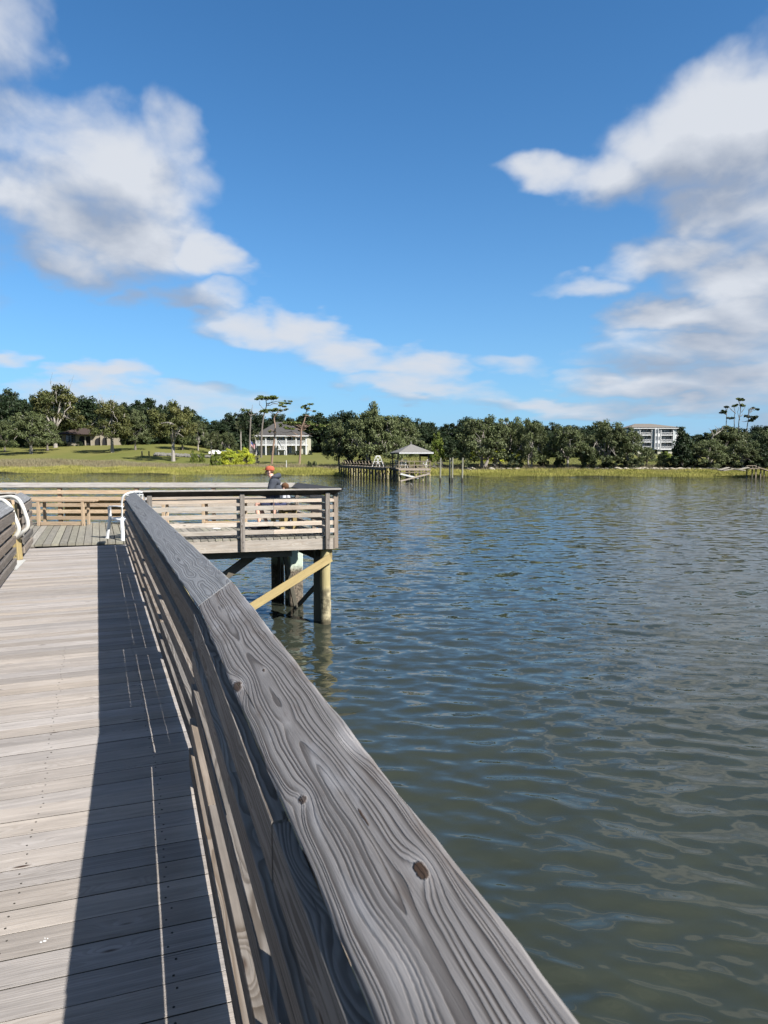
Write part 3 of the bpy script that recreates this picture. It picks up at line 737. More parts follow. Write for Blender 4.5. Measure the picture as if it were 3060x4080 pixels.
# ------------------------------------------------------------ pier: deck, beams, piles
P = thing('fishing_pier', 'weathered wooden fishing pier: long plank walkway leading to a platform on piles', 'pier')
def walkway():
    mb = MB(); nails = MB()
    # boards laid across, from behind the camera to the platform
    y = -1.3; s = 0
    def right_at(s):   # right edge of deck at distance s from RA
        return (RA + d1 * s) if s < L1 else (RB + d2 * (s - L1))
    tot = L1 + L2 + .10; w = .139; s = 0; rr = random.Random(3)
    while s < tot:
        dd = d1 if s < L1 - .07 else d2; oo = o1 if s < L1 - .07 else o2
        r = right_at(s + w / 2) + oo * .145
        wid = 2.02 + .145
        l = r - oo * (wid + .1)
        tint = (.15 + rr.random() * .8, rr.random() * .8, rr.random())
        if rr.random() < .12: tint = (tint[0], 1.0, tint[2])
        z = -.019 + rr.uniform(-.0007, .0007)
        mb.bar(l + Vector((0, 0, z)), r + Vector((0, 0, z + rr.uniform(-.0004, .0004))), w - rr.uniform(.0035, .0065), .038, ch=.001, tint=tint, side_mi=1)
        for q in (.22, .75, 1.3, 1.83):
            for e in (-.035, .035):
                if s < 8:
                    c = r - oo * (q + .13 + rr.uniform(-.012, .012)) + dd * (e + rr.uniform(-.006, .006))
                    nails.tube([c + Vector((0, 0, -.002)), c + Vector((0, 0, .0012))], .0042, 7, tint=(.2, .2, .2))
        s += w
    mb.build('walkway_deck', [M['deck'], M['deck_edge']], P)
    o = nails.build('nail_heads', M['deck_edge'], P); o['kind'] = 'stuff'
    # joists and outer stringer beneath
    st = MB()
    for off in (.10, -.72, -1.5, -2.1):
        st.bar(RA + o1 * off + Vector((0, 0, -.16)), RB + o1 * off + Vector((0, 0, -.16)), .045, .235)
        st.bar(RB + o2 * off + Vector((0, 0, -.16)), RC + o2 * off + Vector((0, 0, -.16)), .045, .235)
    st.build('joists', M['dark_wood'], P)
walkway()
def clip_seg(poly, p, d):
    """parameter range of the line p+t d inside a convex polygon"""
    ts = []
    for i in range(len(poly)):
        a, b = poly[i], poly[(i + 1) % len(poly)]
        e = b - a; den = d.x * e.y - d.y * e.x
        if abs(den) < 1e-9: continue
        t = ((a.x - p.x) * e.y - (a.y - p.y) * e.x) / den
        u = ((a.x - p.x) * d.y - (a.y - p.y) * d.x) / den
        if -1e-6 <= u <= 1 + 1e-6: ts.append(t)
    return (min(ts), max(ts)) if len(ts) >= 2 else None
def platform():
    mb = MB(); poly = [FX, FL, FR, CF, CX]
    poly = [p.copy() for p in poly]
    n = Vector((dL.y, -dL.x, 0)); w = .141; rr = random.Random(9); s = -11.5
    while s < 7:
        p = FL + n * s
        c = clip_seg(poly, p, dL)
        if c and c[1] - c[0] > .05:
            z = -.019 + rr.uniform(-.002, .002)
            mb.bar(p + dL * c[0] + Vector((0, 0, z)), p + dL * c[1] + Vector((0, 0, z)), w - rr.uniform(.008, .014), .038, ch=.002, tint=(rr.random(), rr.random() * .8, rr.random()), seg=3, side_mi=1)
        s += w
    mb.build('platform_deck', [M['deck_old'], M['deck_edge']], P)
    for a, b, o, m in ((FL + (FR - FL) * .335, FR, oF, M['rail_light']), (FR, CF, oS, M['rail']), (CF, CX, oB, M['rail_light']), (FX, FL, oF, M['rail'])):
        MB().bar(a - o * .022 + Vector((0, 0, -.158)), b - o * .022 + Vector((0, 0, -.158)), .04, .235, ch=.004, seg=8, wob=.001).build('fascia_board', m, P)
    j = MB()
    for k in range(9):
        a = FL + (FR - FL) * .1 + Vector((0, .0, 0)) + dL * (.35 + k * .45)
        j.bar(a - dF * 5 + Vector((0, 0, -.16)), a + dF * (4.6 - k * .28) + Vector((0, 0, -.16)), .04, .22)
    j.build('platform_joists', M['dark_wood'], P)
    # plywood panel fixed outside the far rail, seen through the boards
    p = MB()
    for z0 in (.10, .28, .46): p.bar(Vector((-6.30, 17.78, z0 + .08)), Vector((-8.85 + .9, 17.78, z0 + .08)), .02, .155, ch=.002)
    p.build('new_wood_panel', M['new_wood'], P)
platform()
# wire mesh strip under the front rail
wm = MB()
a0 = FL + (FR - FL) * .36 - oF * .08; b0 = FR - oF * .08 - dF * .12
for k in range(3):
    q = -oF * (.05 + k * .055) + Vector((0, 0, .018 + k * .012)); wm.tube([a0 + q, b0 + q], .0035, 5, tint=(.1, .1, .1))
nn = int((b0 - a0).length / .10)
for k in range(nn):
    c = a0 + dF * (k * .10 + .03); wm.tube([c - oF * .03 + Vector((0, 0, .012)), c - oF * .18 + Vector((0, 0, .044))], .0035, 5, tint=(.1, .1, .1))
wm.build('wire_mesh', M['black'], P)

# piles
def pile_mat(name, top, low, zsplit, rough_noise=14):
    m, t = newmat(name)
    geo = t.n('ShaderNodeNewGeometry'); pos = geo.outputs['Position']; z = t.sep(pos)[2]
    n = t.noise(pos, rough_noise, 7, .7); n2 = t.noise(t.vm('MULTIPLY', pos, (8, 8, 1.2)), 3, 5, .6)
    c = t.mix(n2, tuple(c * .72 for c in top), tuple(min(1, c * 1.15) for c in top))
    k = t.m('ADD', z, t.m('MULTIPLY', t.m('SUBTRACT', n, .5), .25))
    c2 = t.mix(t.ramp(n, .4, .62), tuple(q * .45 for q in low), tuple(q * 1.25 for q in low))
    c = t.mix(t.ramp(k, zsplit + .12, zsplit - .12), c, c2)
    mask = t.ramp(k, zsplit + .12, zsplit - .12)
    c = t.mix(t.ramp(k, WATER + .12, WATER + .03), c, tuple(q * .25 for q in low))
    t.finish(c, .85, .2, bump=t.m('MULTIPLY', n, mask), bstr=.9, bdist=.03)
    return m
M['pile_round'] = pile_mat('treated_round_pile', (.30, .255, .13), (.27, .235, .15), WATER + .75, 7)
M['pile_mooring'] = pile_mat('grey_mooring_pile', (.21, .205, .16), (.045, .04, .035), WATER + .55)
M['pile_conc'] = pile_mat('concrete_pile', (.42, .49, .41), (.15, .125, .095), -.95, 22)
def round_pile(x, y, r=.105, zt=-.04, zb=-3.2):
    mb = MB(); rr = random.Random(int(x * 100)); n = 20; pts = []; rad = []
    for k in range(14):
        t = k / 13; pts.append((x + .006 * math.sin(k * 1.3), y + .006 * math.cos(k), zt + (zb - zt) * t)); rad.append(r * (1 + .06 * t) + rr.uniform(-.0015, .0015))
    mb.tube(pts, rad, n); return mb.build('pile', M['pile_round'], P, smooth=False)
for p in ((-1.22, 14.75), (-3.92, 14.15), (-2.30, 17.2)): round_pile(*p)
for s_ in (1.2, 4.4, 7.6, 10.8):
    for off in (.02, -1.9):
        q = RA + d1 * s_ + o1 * off if s_ < L1 else RB + d2 * (s_ - L1) + o2 * off
        round_pile(q.x, q.y)
def sq_pile(x, y, w=.31, rz=math.radians(12)):
    mb = MB()
    mb.bar((x, y, -3.4), (x, y, -.28), w, w, up=(math.cos(rz), math.sin(rz), 0), ch=.02, seg=20, wob=.003)
    return mb.build('concrete_pile', M['pile_conc'], P)
sq_pile(-2.08, 16.7); sq_pile(-2.62, 17.45, rz=math.radians(8)); sq_pile(-6.0, 16.9); sq_pile(-9.0, 16.9)
def brace(a, b, w, h, mat, up=(0, 0, 1)):
    MB().bar(a, b, w, h, up=up, ch=.003, seg=2).build('cross_brace', mat, P)
brace(at_d(1318, 2222, 14.62), at_d(905, 2480, 13.6), .04, .165, M['new_wood'])
brace(at_d(1040, 2188, 14.9), at_d(850, 2330, 14.3), .045, .18, M['dark_wood'])
brace(at_d(1128, 2188, 16.2), at_d(1180, 2425, 16.4), .045, .10, M['dark_wood'])
brace(at_d(1190, 2410, 16.3), at_d(1262, 2330, 15.0), .045, .10, M['dark_wood'])
brace(at_d(1195, 2186, 16.2), at_d(1262, 2214, 15.2), .045, .16, M['dark_wood'])
brace(at_d(1264, 2180, 14.98), at_d(1264, 2560, 14.98), .15, .06, M['dark_wood'], up=(0, 1, 0))
brace(at_d(1112, 2180, 16.9), at_d(1112, 2330, 16.9), .06, .12, M['dark_wood'], up=(0, 1, 0))
MB().bar(at_d(1318, 2186, 14.75), at_d(1318, 2224, 14.75), .05, .12, up=(0, 1, 0)).build('beam_end', M['new_wood'], P)
MB().bar(Vector((-1.9, 14.6, -.34)), Vector((-6.2, 13.4, -.34)), .10, .16).build('beam', M['dark_wood'], P)
MB().bar(Vector((-1.35, 14.9, -.36)), Vector((-2.25, 17.1, -.36)), .10, .18).build('beam', M['dark_wood'], P)
MB().bar(Vector((-2.0, 17.1, -.36)), Vector((-9.2, 17.1, -.36)), .14, .18).build('beam', M['dark_wood'], P)
# ------------------------------------------------------------ things on the pier
def V3(*a): return Vector(a)
# gangway hand rails coming through the opening on the left
def smooth_path(pts, n=8):
    pts = [Vector(p) for p in pts]; out = []
    for i in range(len(pts) - 1):
        p0 = pts[max(0, i - 1)]; p1 = pts[i]; p2 = pts[i + 1]; p3 = pts[min(len(pts) - 1, i + 2)]
        for k in range(n):
            t = k / n
            out.append(.5 * ((2 * p1) + (p2 - p0) * t + (2 * p0 - 5 * p1 + 4 * p2 - p3) * t * t + (3 * p1 - p0 - 3 * p2 + p3) * t ** 3))
    out.append(pts[-1]); return out
G = thing('gangway', 'gangway with two curved off-white tube handrails in the gap of the left railing', 'gangway')
Z = 5.53
def zp(x, y, d): return at_d(x / Z, 1900 + y / Z, d)
MB().tube(smooth_path([zp(-900, 560, 11.3), zp(-300, 500, 11.3), zp(60, 455, 11.25), zp(260, 440, 11.2), zp(400, 500, 11.15), zp(490, 640, 11.1), zp(560, 820, 11.1), zp(610, 990, 11.1),
      zp(600, 1120, 11.1), zp(500, 1225, 11.1), zp(350, 1350, 11.15), zp(190, 1500, 11.3), zp(60, 1640, 11.4)]), .031, 12).build('handrail', M['white_tube'], G, smooth=True)
MB().tube(smooth_path([zp(-900, 560, 10.5), zp(-300, 520, 10.4), zp(0, 515, 10.35), zp(120, 550, 10.3), zp(230, 670, 10.3), zp(310, 860, 10.3), zp(400, 1080, 10.3), zp(405, 1200, 10.3),
      zp(330, 1330, 10.3), zp(210, 1440, 10.35), zp(120, 1580, 10.4)]), .031, 12).build('handrail', M['white_tube'], G, smooth=True)
tr = MB(); a = at_z(-60, 2255, -.02); b = at_z(60, 2210, -.02)
dg = -oL * -1
g0 = LFe - dL * 2.25 + oL * .12
tr.bar(g0 + V3(0, 0, -.03), g0 + oL * 9 + V3(0, 0, -1.55), 1.0, .06, ch=.005)
tr.build('walkway_tread', M['galv'], G)
# new timber posts at the opening
GP = thing('gate_post', 'tall new yellow timber post at the gangway opening, scarred with bolt holes', 'post')
q = at_z(68, 2232, 0)
pb = MB(); pb.bar(q + V3(-.03, .04, 0), q + V3(-.10, .04, .87), .15, .14, up=(0, 1, 0), ch=.008, seg=6, wob=.002); pb.build('post', M['new_wood'], GP)
pb = MB(); pb.bar(q + V3(-.14, .17, .01), q + V3(-.19, .17, .93), .13, .13, up=(0, 1, 0), ch=.008, seg=4, wob=.002); pb.build('back_post', M['tan_wood'], GP)
for hz, hx in ((.12, .02), (.33, -.02), (.42, .0), (.07, .03)):
    c = q + V3(-.03 + hx, -.028, hz); MB().tube([c + V3(0, -.004, 0), c + V3(0, .006, 0)], .011, 8, tint=(0, 0, 0)).build('bolt', M['black'], GP)
MB().bar(q + V3(-.02, .0, .53), q + V3(.06, -.01, .53), .03, .03).build('latch', M['white'], GP)
# hinge plate on the deck
pp = [at_z(x / Z, 1900 + y / Z, .006) for x, y in ((300, 1858), (572, 1838), (372, 2050), (232, 2050), (285, 1905))]
pl = MB(); pl.prism([(p.x, p.y) for p in pp], .004, .016, tint=(.5, .5, .5)); pl_o = pl.build('hinge_plate', M['galv'])
setp(pl_o, 'flat pale metal plate screwed to the deck boards at the foot of the gate post', 'plate')

# benches / leaning counters against the far rail
def counter(xa, xb, y, h, label, mat, d=.36):
    t = thing('bench', label, 'bench', group='timber benches along the platform rails')
    for x in (xa + .05, xb - .05):
        MB().bar(V3(x, y - d / 2, 0), V3(x, y - d / 2, h - .04), .06, .085, up=(0, 1, 0), ch=.004, seg=3, wob=.001).build('leg', mat, t)
        MB().bar(V3(x, y + d / 2 - .05, 0), V3(x, y + d / 2 - .05, h - .04), .06, .06, up=(0, 1, 0), ch=.004).build('leg', mat, t)
    MB().bar(V3(xa - .10, y - d / 2 + .05, h - .02), V3(xb + .20, y - d / 2 + .05, h - .02), .14, .038).build('seat_board', mat, t)
    MB().bar(V3(xa - .10, y + .06, h - .02), V3(xb + .20, y + .06, h - .02), .14, .038).build('seat_board', mat, t)
    MB().bar(V3(xa + .094, y - d / 2, .05), V3(xb - .094, y - d / 2, .05), .038, .085).build('foot_rail', mat, t)
    return t
counter(-8.20, -7.05, 17.0, .60, 'low tan timber bench beside the far railing, just right of the gangway handrails', M['tan_wood'])
counter(-6.15, -5.2, 17.15, .60, 'low tan timber bench standing behind the white plastic chair', M['tan_wood'])
counter(-4.35, -3.3, 17.15, .56, 'low tan timber bench in the middle of the platform, left of the seated man', M['tan_wood'])
BN = thing('bench', 'new yellow timber bench beside the right end railing, on which the man sits', 'bench', group='timber benches along the platform rails')
sb0 = V3(-1.95, 15.30, .50); sb1 = V3(-2.62, 16.95, .50); db = unit(sb0, sb1); ob = V3(db.y, -db.x, 0)
for k in (-1, 0, 1): MB().bar(sb0 + ob * (k * .145), sb1 + ob * (k * .145), .138, .038, seg=3, wob=.001).build('seat_board', M['rail'], BN)
for s in (.45, 1.25):
    for k in (-.14, .14):
        c = sb0 + db * s + ob * k; c.z = 0
        MB().bar(c, c + V3(0, 0, .48), .14, .09, up=ob, ch=.004).build('leg', M['new_wood'], BN)
for s in (.45, 1.25): MB().bar(sb0 + db * s - ob * .2 + V3(0, 0, -.06), sb0 + db * s + ob * .2 + V3(0, 0, -.06), .04, .085).build('cross_rail', M['new_wood'], BN)
# small things on the deck
bt = MB(); c = at_z(650 + 467 / 2.212, 1820 + 637 / 2.212, 0); bt.blob(c + V3(0, 0, .012), .10, (1, .7, .16), 2, .1, (.9, .5, .5))
o = bt.build('crumpled_wrapper', M['white'], smooth=True); setp(o, 'small crumpled white wrapper lying on the platform boards', 'litter')

dp = MB(); c = at_z(178, 3750, 0)
for dx, dy, r in ((0, 0, .006), (-.010, -.006, .004), (.004, .012, .003), (-.006, .014, .0025)): dp.blob(c + V3(dx, dy, .001), r, (1, .8, .25), 2, .15, (.9, .5, .5))
o = dp.build('bird_dropping', M['white'], smooth=True); setp(o, 'tiny white bird dropping on the sunlit deck boards', 'bird dropping')
# white plastic chair
def chair(name, label, loc, rz, mat, group=None, scale=1.0, high=.0):
    """monobloc garden chair; faces +Y in its own frame"""
    t = thing(name, label, 'chair', loc, rz, group); t.scale = (scale,) * 3
    s = MB(); n = 10; W2 = .235
    def seat_z(v): return .40 - .035 * (1 - v) + .02 * v * v
    th = .012
    for i in range(7):                                     # seat slats front to back
        x0 = -W2 + i * (2 * W2 / 7) + .005; x1 = x0 + 2 * W2 / 7 - .010
        for k in range(n):
            v0, v1 = k / n, (k + 1) / n
            y0, y1 = -.20 + .43 * v0, -.20 + .43 * v1
            def zz(x, v): return seat_z(v) - .018 * (1 - (x / W2) ** 2) - (.03 * max(0, (v - .85) / .15) ** 2)
            b = len(s.v)
            for (x, y, v) in ((x0, y0, v0), (x1, y0, v0), (x1, y1, v1), (x0, y1, v1)):
                s.v.append(V3(x, y, zz(x, v))); 
            for (x, y, v) in ((x0, y0, v0), (x1, y0, v0), (x1, y1, v1), (x0, y1, v1)): s.v.append(V3(x, y, zz(x, v) - th))
            for f in ((0, 1, 2, 3), (7, 6, 5, 4), (0, 4, 5, 1), (2, 6, 7, 3), (1, 5, 6, 2), (3, 7, 4, 0)): s.face([b + q for q in f], [(0, 0)] * 4, (.5, .5, .5))
    s.bar((-W2 - .01, .215, .392), (W2 + .01, .215, .392), .03, .05, ch=.01); s.bar((-W2, -.19, .362), (W2, -.19, .362), .03, .05, ch=.01)
    s.bar((-W2 - .008, -.2, .365), (-W2 - .008, .22, .395), .025, .05, ch=.008); s.bar((W2 + .008, -.2, .365), (W2 + .008, .22, .395), .025, .05, ch=.008)
    s.build('seat', mat, t)
    bk = MB(); H = .93 + high
    def bp(u, v):          # u across -1..1, v up 0..1, curved back leaning rearwards
        return V3(u * (.20 + .055 * v) , -.20 - .15 * v + .045 * u * u, .42 + (H - .46) * v + 0)
    for i in range(5):
        u = -.62 + .31 * i
        bk.tube([bp(u, 0), bp(u, .3), bp(u, .6), bp(u, .97 + .06 * (1 - u * u))], .013, 6)
    rim = [bp(-1, 0), bp(-1.02, .3), bp(-1.05, .65), bp(-.97, .9), bp(-.75, 1.02), bp(-.4, 1.08), bp(0, 1.10), bp(.4, 1.08), bp(.75, 1.02), bp(.97, .9), bp(1.05, .65), bp(1.02, .3), bp(1, 0)]
    bk.tube(smooth_path(rim, 4), .019, 8)
    bk.bar(bp(-.75, 1.0), bp(.75, 1.0), .02, .05, ch=.008)
    bk.build('backrest', mat, t, smooth=False)
    for sx in (-1, 1):
        a = MB(); pts = [V3(sx * .262, -.30, .655), V3(sx * .285, -.18, .66), V3(sx * .292, 0, .655), V3(sx * .285, .14, .645), V3(sx * .272, .20, .625)]
        for k in range(len(pts) - 1): a.bar(pts[k], pts[k + 1] + (pts[k + 1] - pts[k]) * .05, .055, .022, ch=.008)
        a.build('armrest', mat, t)
        f = MB(); f.tube(smooth_path([V3(sx * .275, .19, .63), V3(sx * .262, .205, .50), V3(sx * .255, .215, .38), V3(sx * .275, .24, .18), V3(sx * .295, .262, .0)], 3), [.034] * 12 + [.038], 6)
        f.bar((sx * .275, .235, .0), (sx * .315, .285, .0), .05, .012, ch=.003)
        f.build('leg', mat, t)
        r = MB(); r.tube(smooth_path([bp(sx * 1.0, .0), V3(sx * .245, -.24, .30), V3(sx * .268, -.29, .14), V3(sx * .29, -.33, 0)], 3), [.036] * 9 + [.040], 6)
        r.bar((sx * .285, -.30, .0), (sx * .30, -.36, .0), .05, .012, ch=.003)
        r.build('leg', mat, t)
    return t
ch_c = V3(-5.12, 14.22, 0.0)
chair('plastic_chair', 'white plastic garden chair standing at the end of the foreground railing', ch_c, math.radians(49), M['plastic'])

# ------------------------------------------------------------ people
def skin_mat(name, c):
    m, t = newmat(name); pos = t.n('ShaderNodeTexCoord').outputs['Object']
    n = t.noise(pos, 14, 4, .6); col = t.mix(n, tuple(q * .88 for q in c), tuple(min(1, q * 1.08) for q in c))
    t.finish(col, .55, .35); return m
def cloth_mat(name, c, sc=60):
    m, t = newmat(name); pos = t.n('ShaderNodeTexCoord').outputs['Object']
    n = t.noise(pos, sc, 4, .6); n2 = t.noise(pos, 6, 3, .6); col = t.mix(n2, tuple(q * .75 for q in c), tuple(min(1, q * 1.2) for q in c))
    t.finish(col, .95, .1, bump=n2, bstr=.8, bdist=.03); return m
SK = skin_mat('fair_skin', (.56, .33, .25)); HOOD = cloth_mat('charcoal_fleece', (.045, .050, .062)); SHORT = cloth_mat('navy_shorts_cloth', (.05, .055, .10))
CAPM = cloth_mat('rust_cap_cloth', (.32, .085, .05)); HAIR = cloth_mat('brown_hair', (.085, .045, .025), 90); STRIPE = cloth_mat('pale_striped_shirt', (.40, .40, .43)); SOCK = cloth_mat('dark_shoe', (.02, .02, .025))
def skinned(name, joints, edges, mat, parent, sub=2, root=0):
    """joints: list of (pos, radius or (rx, ry)); edges by index -> one continuous surface"""
    me = bpy.data.meshes.new(name); me.from_pydata([tuple(j[0]) for j in joints], edges, []); me.update()
    o = bpy.data.objects.new(name, me); COL.objects.link(o); o.parent = parent
    md = o.modifiers.new('skin', 'SKIN'); md.use_smooth_shade = True; md.branch_smoothing = .6
    sv = me.skin_vertices[0] if len(me.skin_vertices) else None
    if sv is None:
        bm = bmesh.new(); bm.from_mesh(me); bm.verts.layers.skin.verify(); bm.to_mesh(me); bm.free(); sv = me.skin_vertices[0]
    for i, j in enumerate(joints):
        r = j[1]; sv.data[i].radius = (r, r) if not hasattr(r, '__len__') else r
        sv.data[i].use_root = (i == root)
    sd = o.modifiers.new('sub', 'SUBSURF'); sd.levels = sub; sd.render_levels = sub
    me.materials.append(mat); return o
def chain(*pts):
    return list(pts), [(i, i + 1) for i in range(len(pts) - 1)]
def hand_joints(J, E, wrist_i, w, fdir, down, side, s=1.0, curl=.9):
    """palm, four fingers of unequal length and a thumb, curled; appended to the body graph"""
    w = Vector(w); fdir = Vector(fdir).normalized(); side = Vector(side).normalized(); down = Vector(down).normalized()
    base = len(J); J.append((w + fdir * .035 * s, (.017 * s, .026 * s))); E.append((wrist_i, base))
    J.append((w + fdir * .075 * s, (.013 * s, .032 * s))); E.append((base, base + 1)); pal = base + 1
    for k, (o, ln) in enumerate(((-.030, .062), (-.010, .074), (.010, .070), (.029, .054))):
        k0 = w + fdir * .088 * s + side * o * s
        k1 = k0 + (fdir * math.cos(curl * .5) + down * math.sin(curl * .5)) * ln * .45 * s
        k2 = k1 + (fdir * math.cos(curl) + down * math.sin(curl)) * ln * .32 * s
        k3 = k2 + (fdir * math.cos(curl * 1.5) + down * math.sin(curl * 1.5)) * ln * .25 * s
        b = len(J)
        for p, r in ((k0, .0098), (k1, .0088), (k2, .0080), (k3, .0066)): J.append((p, r * s))
        E.append((pal, b)); E.extend([(b, b + 1), (b + 1, b + 2), (b + 2, b + 3)])
    t0 = w + fdir * .035 * s - side * .030 * s; b = len(J)
    for p, r in ((t0, .011), (t0 + (fdir * .7 - side * .6 + down * .3) * .035 * s, .0100), (t0 + (fdir * 1.0 - side * .6 + down * .5) * .060 * s, .0080)): J.append((p, r * s))
    E.append((base, b)); E.extend([(b, b + 1), (b + 1, b + 2)])
def man():
    t = thing('person', 'seated man in a rust-red cap and charcoal hoodie, looking left over the water', 'person')
    # seated facing -X; hips on the bench
    hip = V3(-2.40, 15.95, .615)
    J = []; E = []
    def add(p, r, par=None):
        J.append((Vector(p), r)); i = len(J) - 1
        if par is not None: E.append((par, i))
        return i
    pel = add(hip, .135)
    wa = add(hip + V3(.0, 0, .16), .125, pel); chst = add(hip + V3(-.03, 0, .34), .145, wa); sh = add(hip + V3(-.05, 0, .49), .095, chst)
    nk = add(hip + V3(-.09, 0, .56), .066, sh); jaw = add(hip + V3(-.150, -.005, .605), (.064, .070), nk); hd = add(hip + V3(-.145, -.005, .675), (.082, .086), jaw); top = add(hip + V3(-.13, -.005, .745), (.060, .062), hd)
    nose = None
    for sd in (-1, 1):
        s0 = add(hip + V3(-.04, sd * .17, .47), .062, sh)
        el = add(hip + V3(-.13, sd * .235, .19), .046, s0); wr = add(hip + V3(-.37, sd * .17, .20), .028, el)
        hand_joints(J, E, wr, J[wr][0], (-1, -sd * .25, .05), (0, 0, -1), (0, sd * -1.0, .15), 1.0, .9)
        h0 = add(hip + V3(-.10, sd * .10, -.02), .095, pel)
        kn = add(hip + V3(-.44, sd * .12, -.02 if sd < 0 else -.06), .062, h0)
        an = add(V3(hip.x - (.36 if sd < 0 else .22), hip.y + sd * .12, .11), .038, kn)
        ft = add(V3(hip.x - (.50 if sd < 0 else .36), hip.y + sd * .12, .04), .034, an)
    body = skinned('body', J, E, SK, t)
    # hoodie over torso and arms
    J2 = []; E2 = []
    def a2(p, r, par=None):
        J2.append((Vector(p), r)); i = len(J2) - 1
        if par is not None: E2.append((par, i))
        return i
    p0 = a2(hip + V3(.02, 0, -.02), (.21, .215)); p1 = a2(hip + V3(.02, 0, .16), (.20, .21), p0); p2 = a2(hip + V3(.0, 0, .36), (.20, .22), p1); p3 = a2(hip + V3(-.03, 0, .47), (.165, .19), p2)
    a2(hip + V3(-.06, 0, .545), (.105, .105), p3)
    for sd in (-1, 1):
        q0 = a2(hip + V3(-.035, sd * .20, .46), .105, p3); q1 = a2(hip + V3(-.115, sd * .255, .18), .088, q0); q2 = a2(hip + V3(-.335, sd * .178, .20), .060, q1)
    skinned('hoodie', J2, E2, HOOD, t)
    J3, E3 = chain((hip + V3(-.10, -.115, .535), .045), (hip + V3(-.02, -.115, .565), .055), (hip + V3(.045, -.05, .585), .068), (hip + V3(.055, 0, .59), .070), (hip + V3(.045, .05, .585), .068), (hip + V3(-.02, .115, .565), .055), (hip + V3(-.10, .115, .535), .045))
    skinned('hood', J3, E3, HOOD, t)
    # shorts
    J4 = []; E4 = []
    J4.append((hip + V3(0, 0, -.01), (.165, .175)))
    for sd in (-1, 1):
        b = len(J4); J4.append((hip + V3(-.12, sd * .105, -.015), .125)); J4.append((hip + V3(-.36, sd * .12, -.02 if sd < 0 else -.045), .100)); E4 += [(0, b), (b, b + 1)]
    skinned('shorts', J4, E4, SHORT, t)
    # cap: crown + brim, sunglasses, shoes
    cr = MB(); hc = hip + V3(-.140, -.005, .705)
    n = 16; rings = [(0, .094), (.03, .096), (.06, .088), (.085, .066), (.098, .035), (.102, .0)]
    b = len(cr.v)
    for (z, r) in rings:
        for i in range(n):
            a = 2 * math.pi * i / n; cr.v.append(hc + V3(math.cos(a) * r * 1.10, math.sin(a) * r * .92, z))
    for k in range(len(rings) - 1):
        for i in range(n): cr.face((b + k * n + i, b + k * n + (i + 1) % n, b + (k + 1) * n + (i + 1) % n, b + (k + 1) * n + i), [(0, 0)] * 4, (.5, .5, .5))
    cap_o = cr.build('cap', CAPM, t, smooth=True)
    br = MB(); b = len(br.v); m_ = 9
    for zz in (0.008, .0):
        for k in range(m_):
            a = math.pi * (.5 + k / (m_ - 1)); 
            br.v.append(hc + V3(math.cos(a) * .088 * 1.1, math.sin(a) * .088, .012 + zz)); 
        for k in range(m_):
            a = math.pi * (.5 + k / (m_ - 1)); f = max(0, -math.cos(a)) ** .7
            br.v.append(hc + V3(math.cos(a) * .088 * 1.1 - .075 * f, math.sin(a) * .085, .012 + zz - .012 * f * 0 + .004))
    for o_ in (0, 2 * m_):
        for k in range(m_ - 1): br.face((b + o_ + k, b + o_ + k + 1, b + o_ + m_ + k + 1, b + o_ + m_ + k), [(0, 0)] * 4, (.5, .5, .5))
    for k in range(m_ - 1): br.face((b + m_ + k, b + m_ + k + 1, b + 3 * m_ + k + 1, b + 3 * m_ + k), [(0, 0)] * 4, (.5, .5, .5))
    bo = br.build('brim', CAPM, t); bo.parent = cap_o
    sg = MB()
    for sd in (-1, 1):
        c = hip + V3(-.226, sd * .033 - .005, .683); sg.blob(c, .024, (.35, 1, .72), 2, 0, (0, 0, 0))
        sg.bar(c + V3(.005, sd * .022, .008), c + V3(.09, sd * .052, .010), .006, .010, ch=.001)
    sg.build('sunglasses', M['black'], t, smooth=True)
    nz = MB(); nz.blob(hip + V3(-.236, -.005, .652), .018, (1, .7, 1.1), 2, 0, (.5, .5, .5))
    for sd in (-1, 1): nz.blob(hip + V3(-.135, sd * .084 - .005, .665), .026, (.7, .35, 1.1), 2, 0, (.5, .5, .5))
    nz.bar(hip + V3(-.222, -.025, .615), hip + V3(-.222, .018, .615), .012, .006, ch=.001)
    nz.build('face_features', SK, t, smooth=True)
    bh = MB(); bh.blob(hip + V3(-.115, -.005, .675), .086, (.75, .96, .5), 2, .03, (.3, .3, .3)); bh.build('hair', HAIR, t, smooth=True)
    zp_ = MB(); zp_.bar(hip + V3(-.19, -.02, .16), hip + V3(-.175, -.02, .42), .008, .01, ch=.001); zp_.bar(hip + V3(-.165, -.12, .25), hip + V3(-.19, .06, .25), .008, .012, ch=.001); zp_.build('zip', M['steel'], t)
    for sd in (-1, 1):
        x = hip.x - (.44 if sd < 0 else .30)
        s = MB(); s.blob((x, hip.y + sd * .12, .050), .10, (1.45, .52, .50), 2, .02, (.2, .2, .2)); s.blob((x + .09, hip.y + sd * .12, .075), .055, (.9, .8, 1.2), 2, .02, (.2, .2, .2)); s.build('shoe', SOCK, t, smooth=True)
    return t
man()
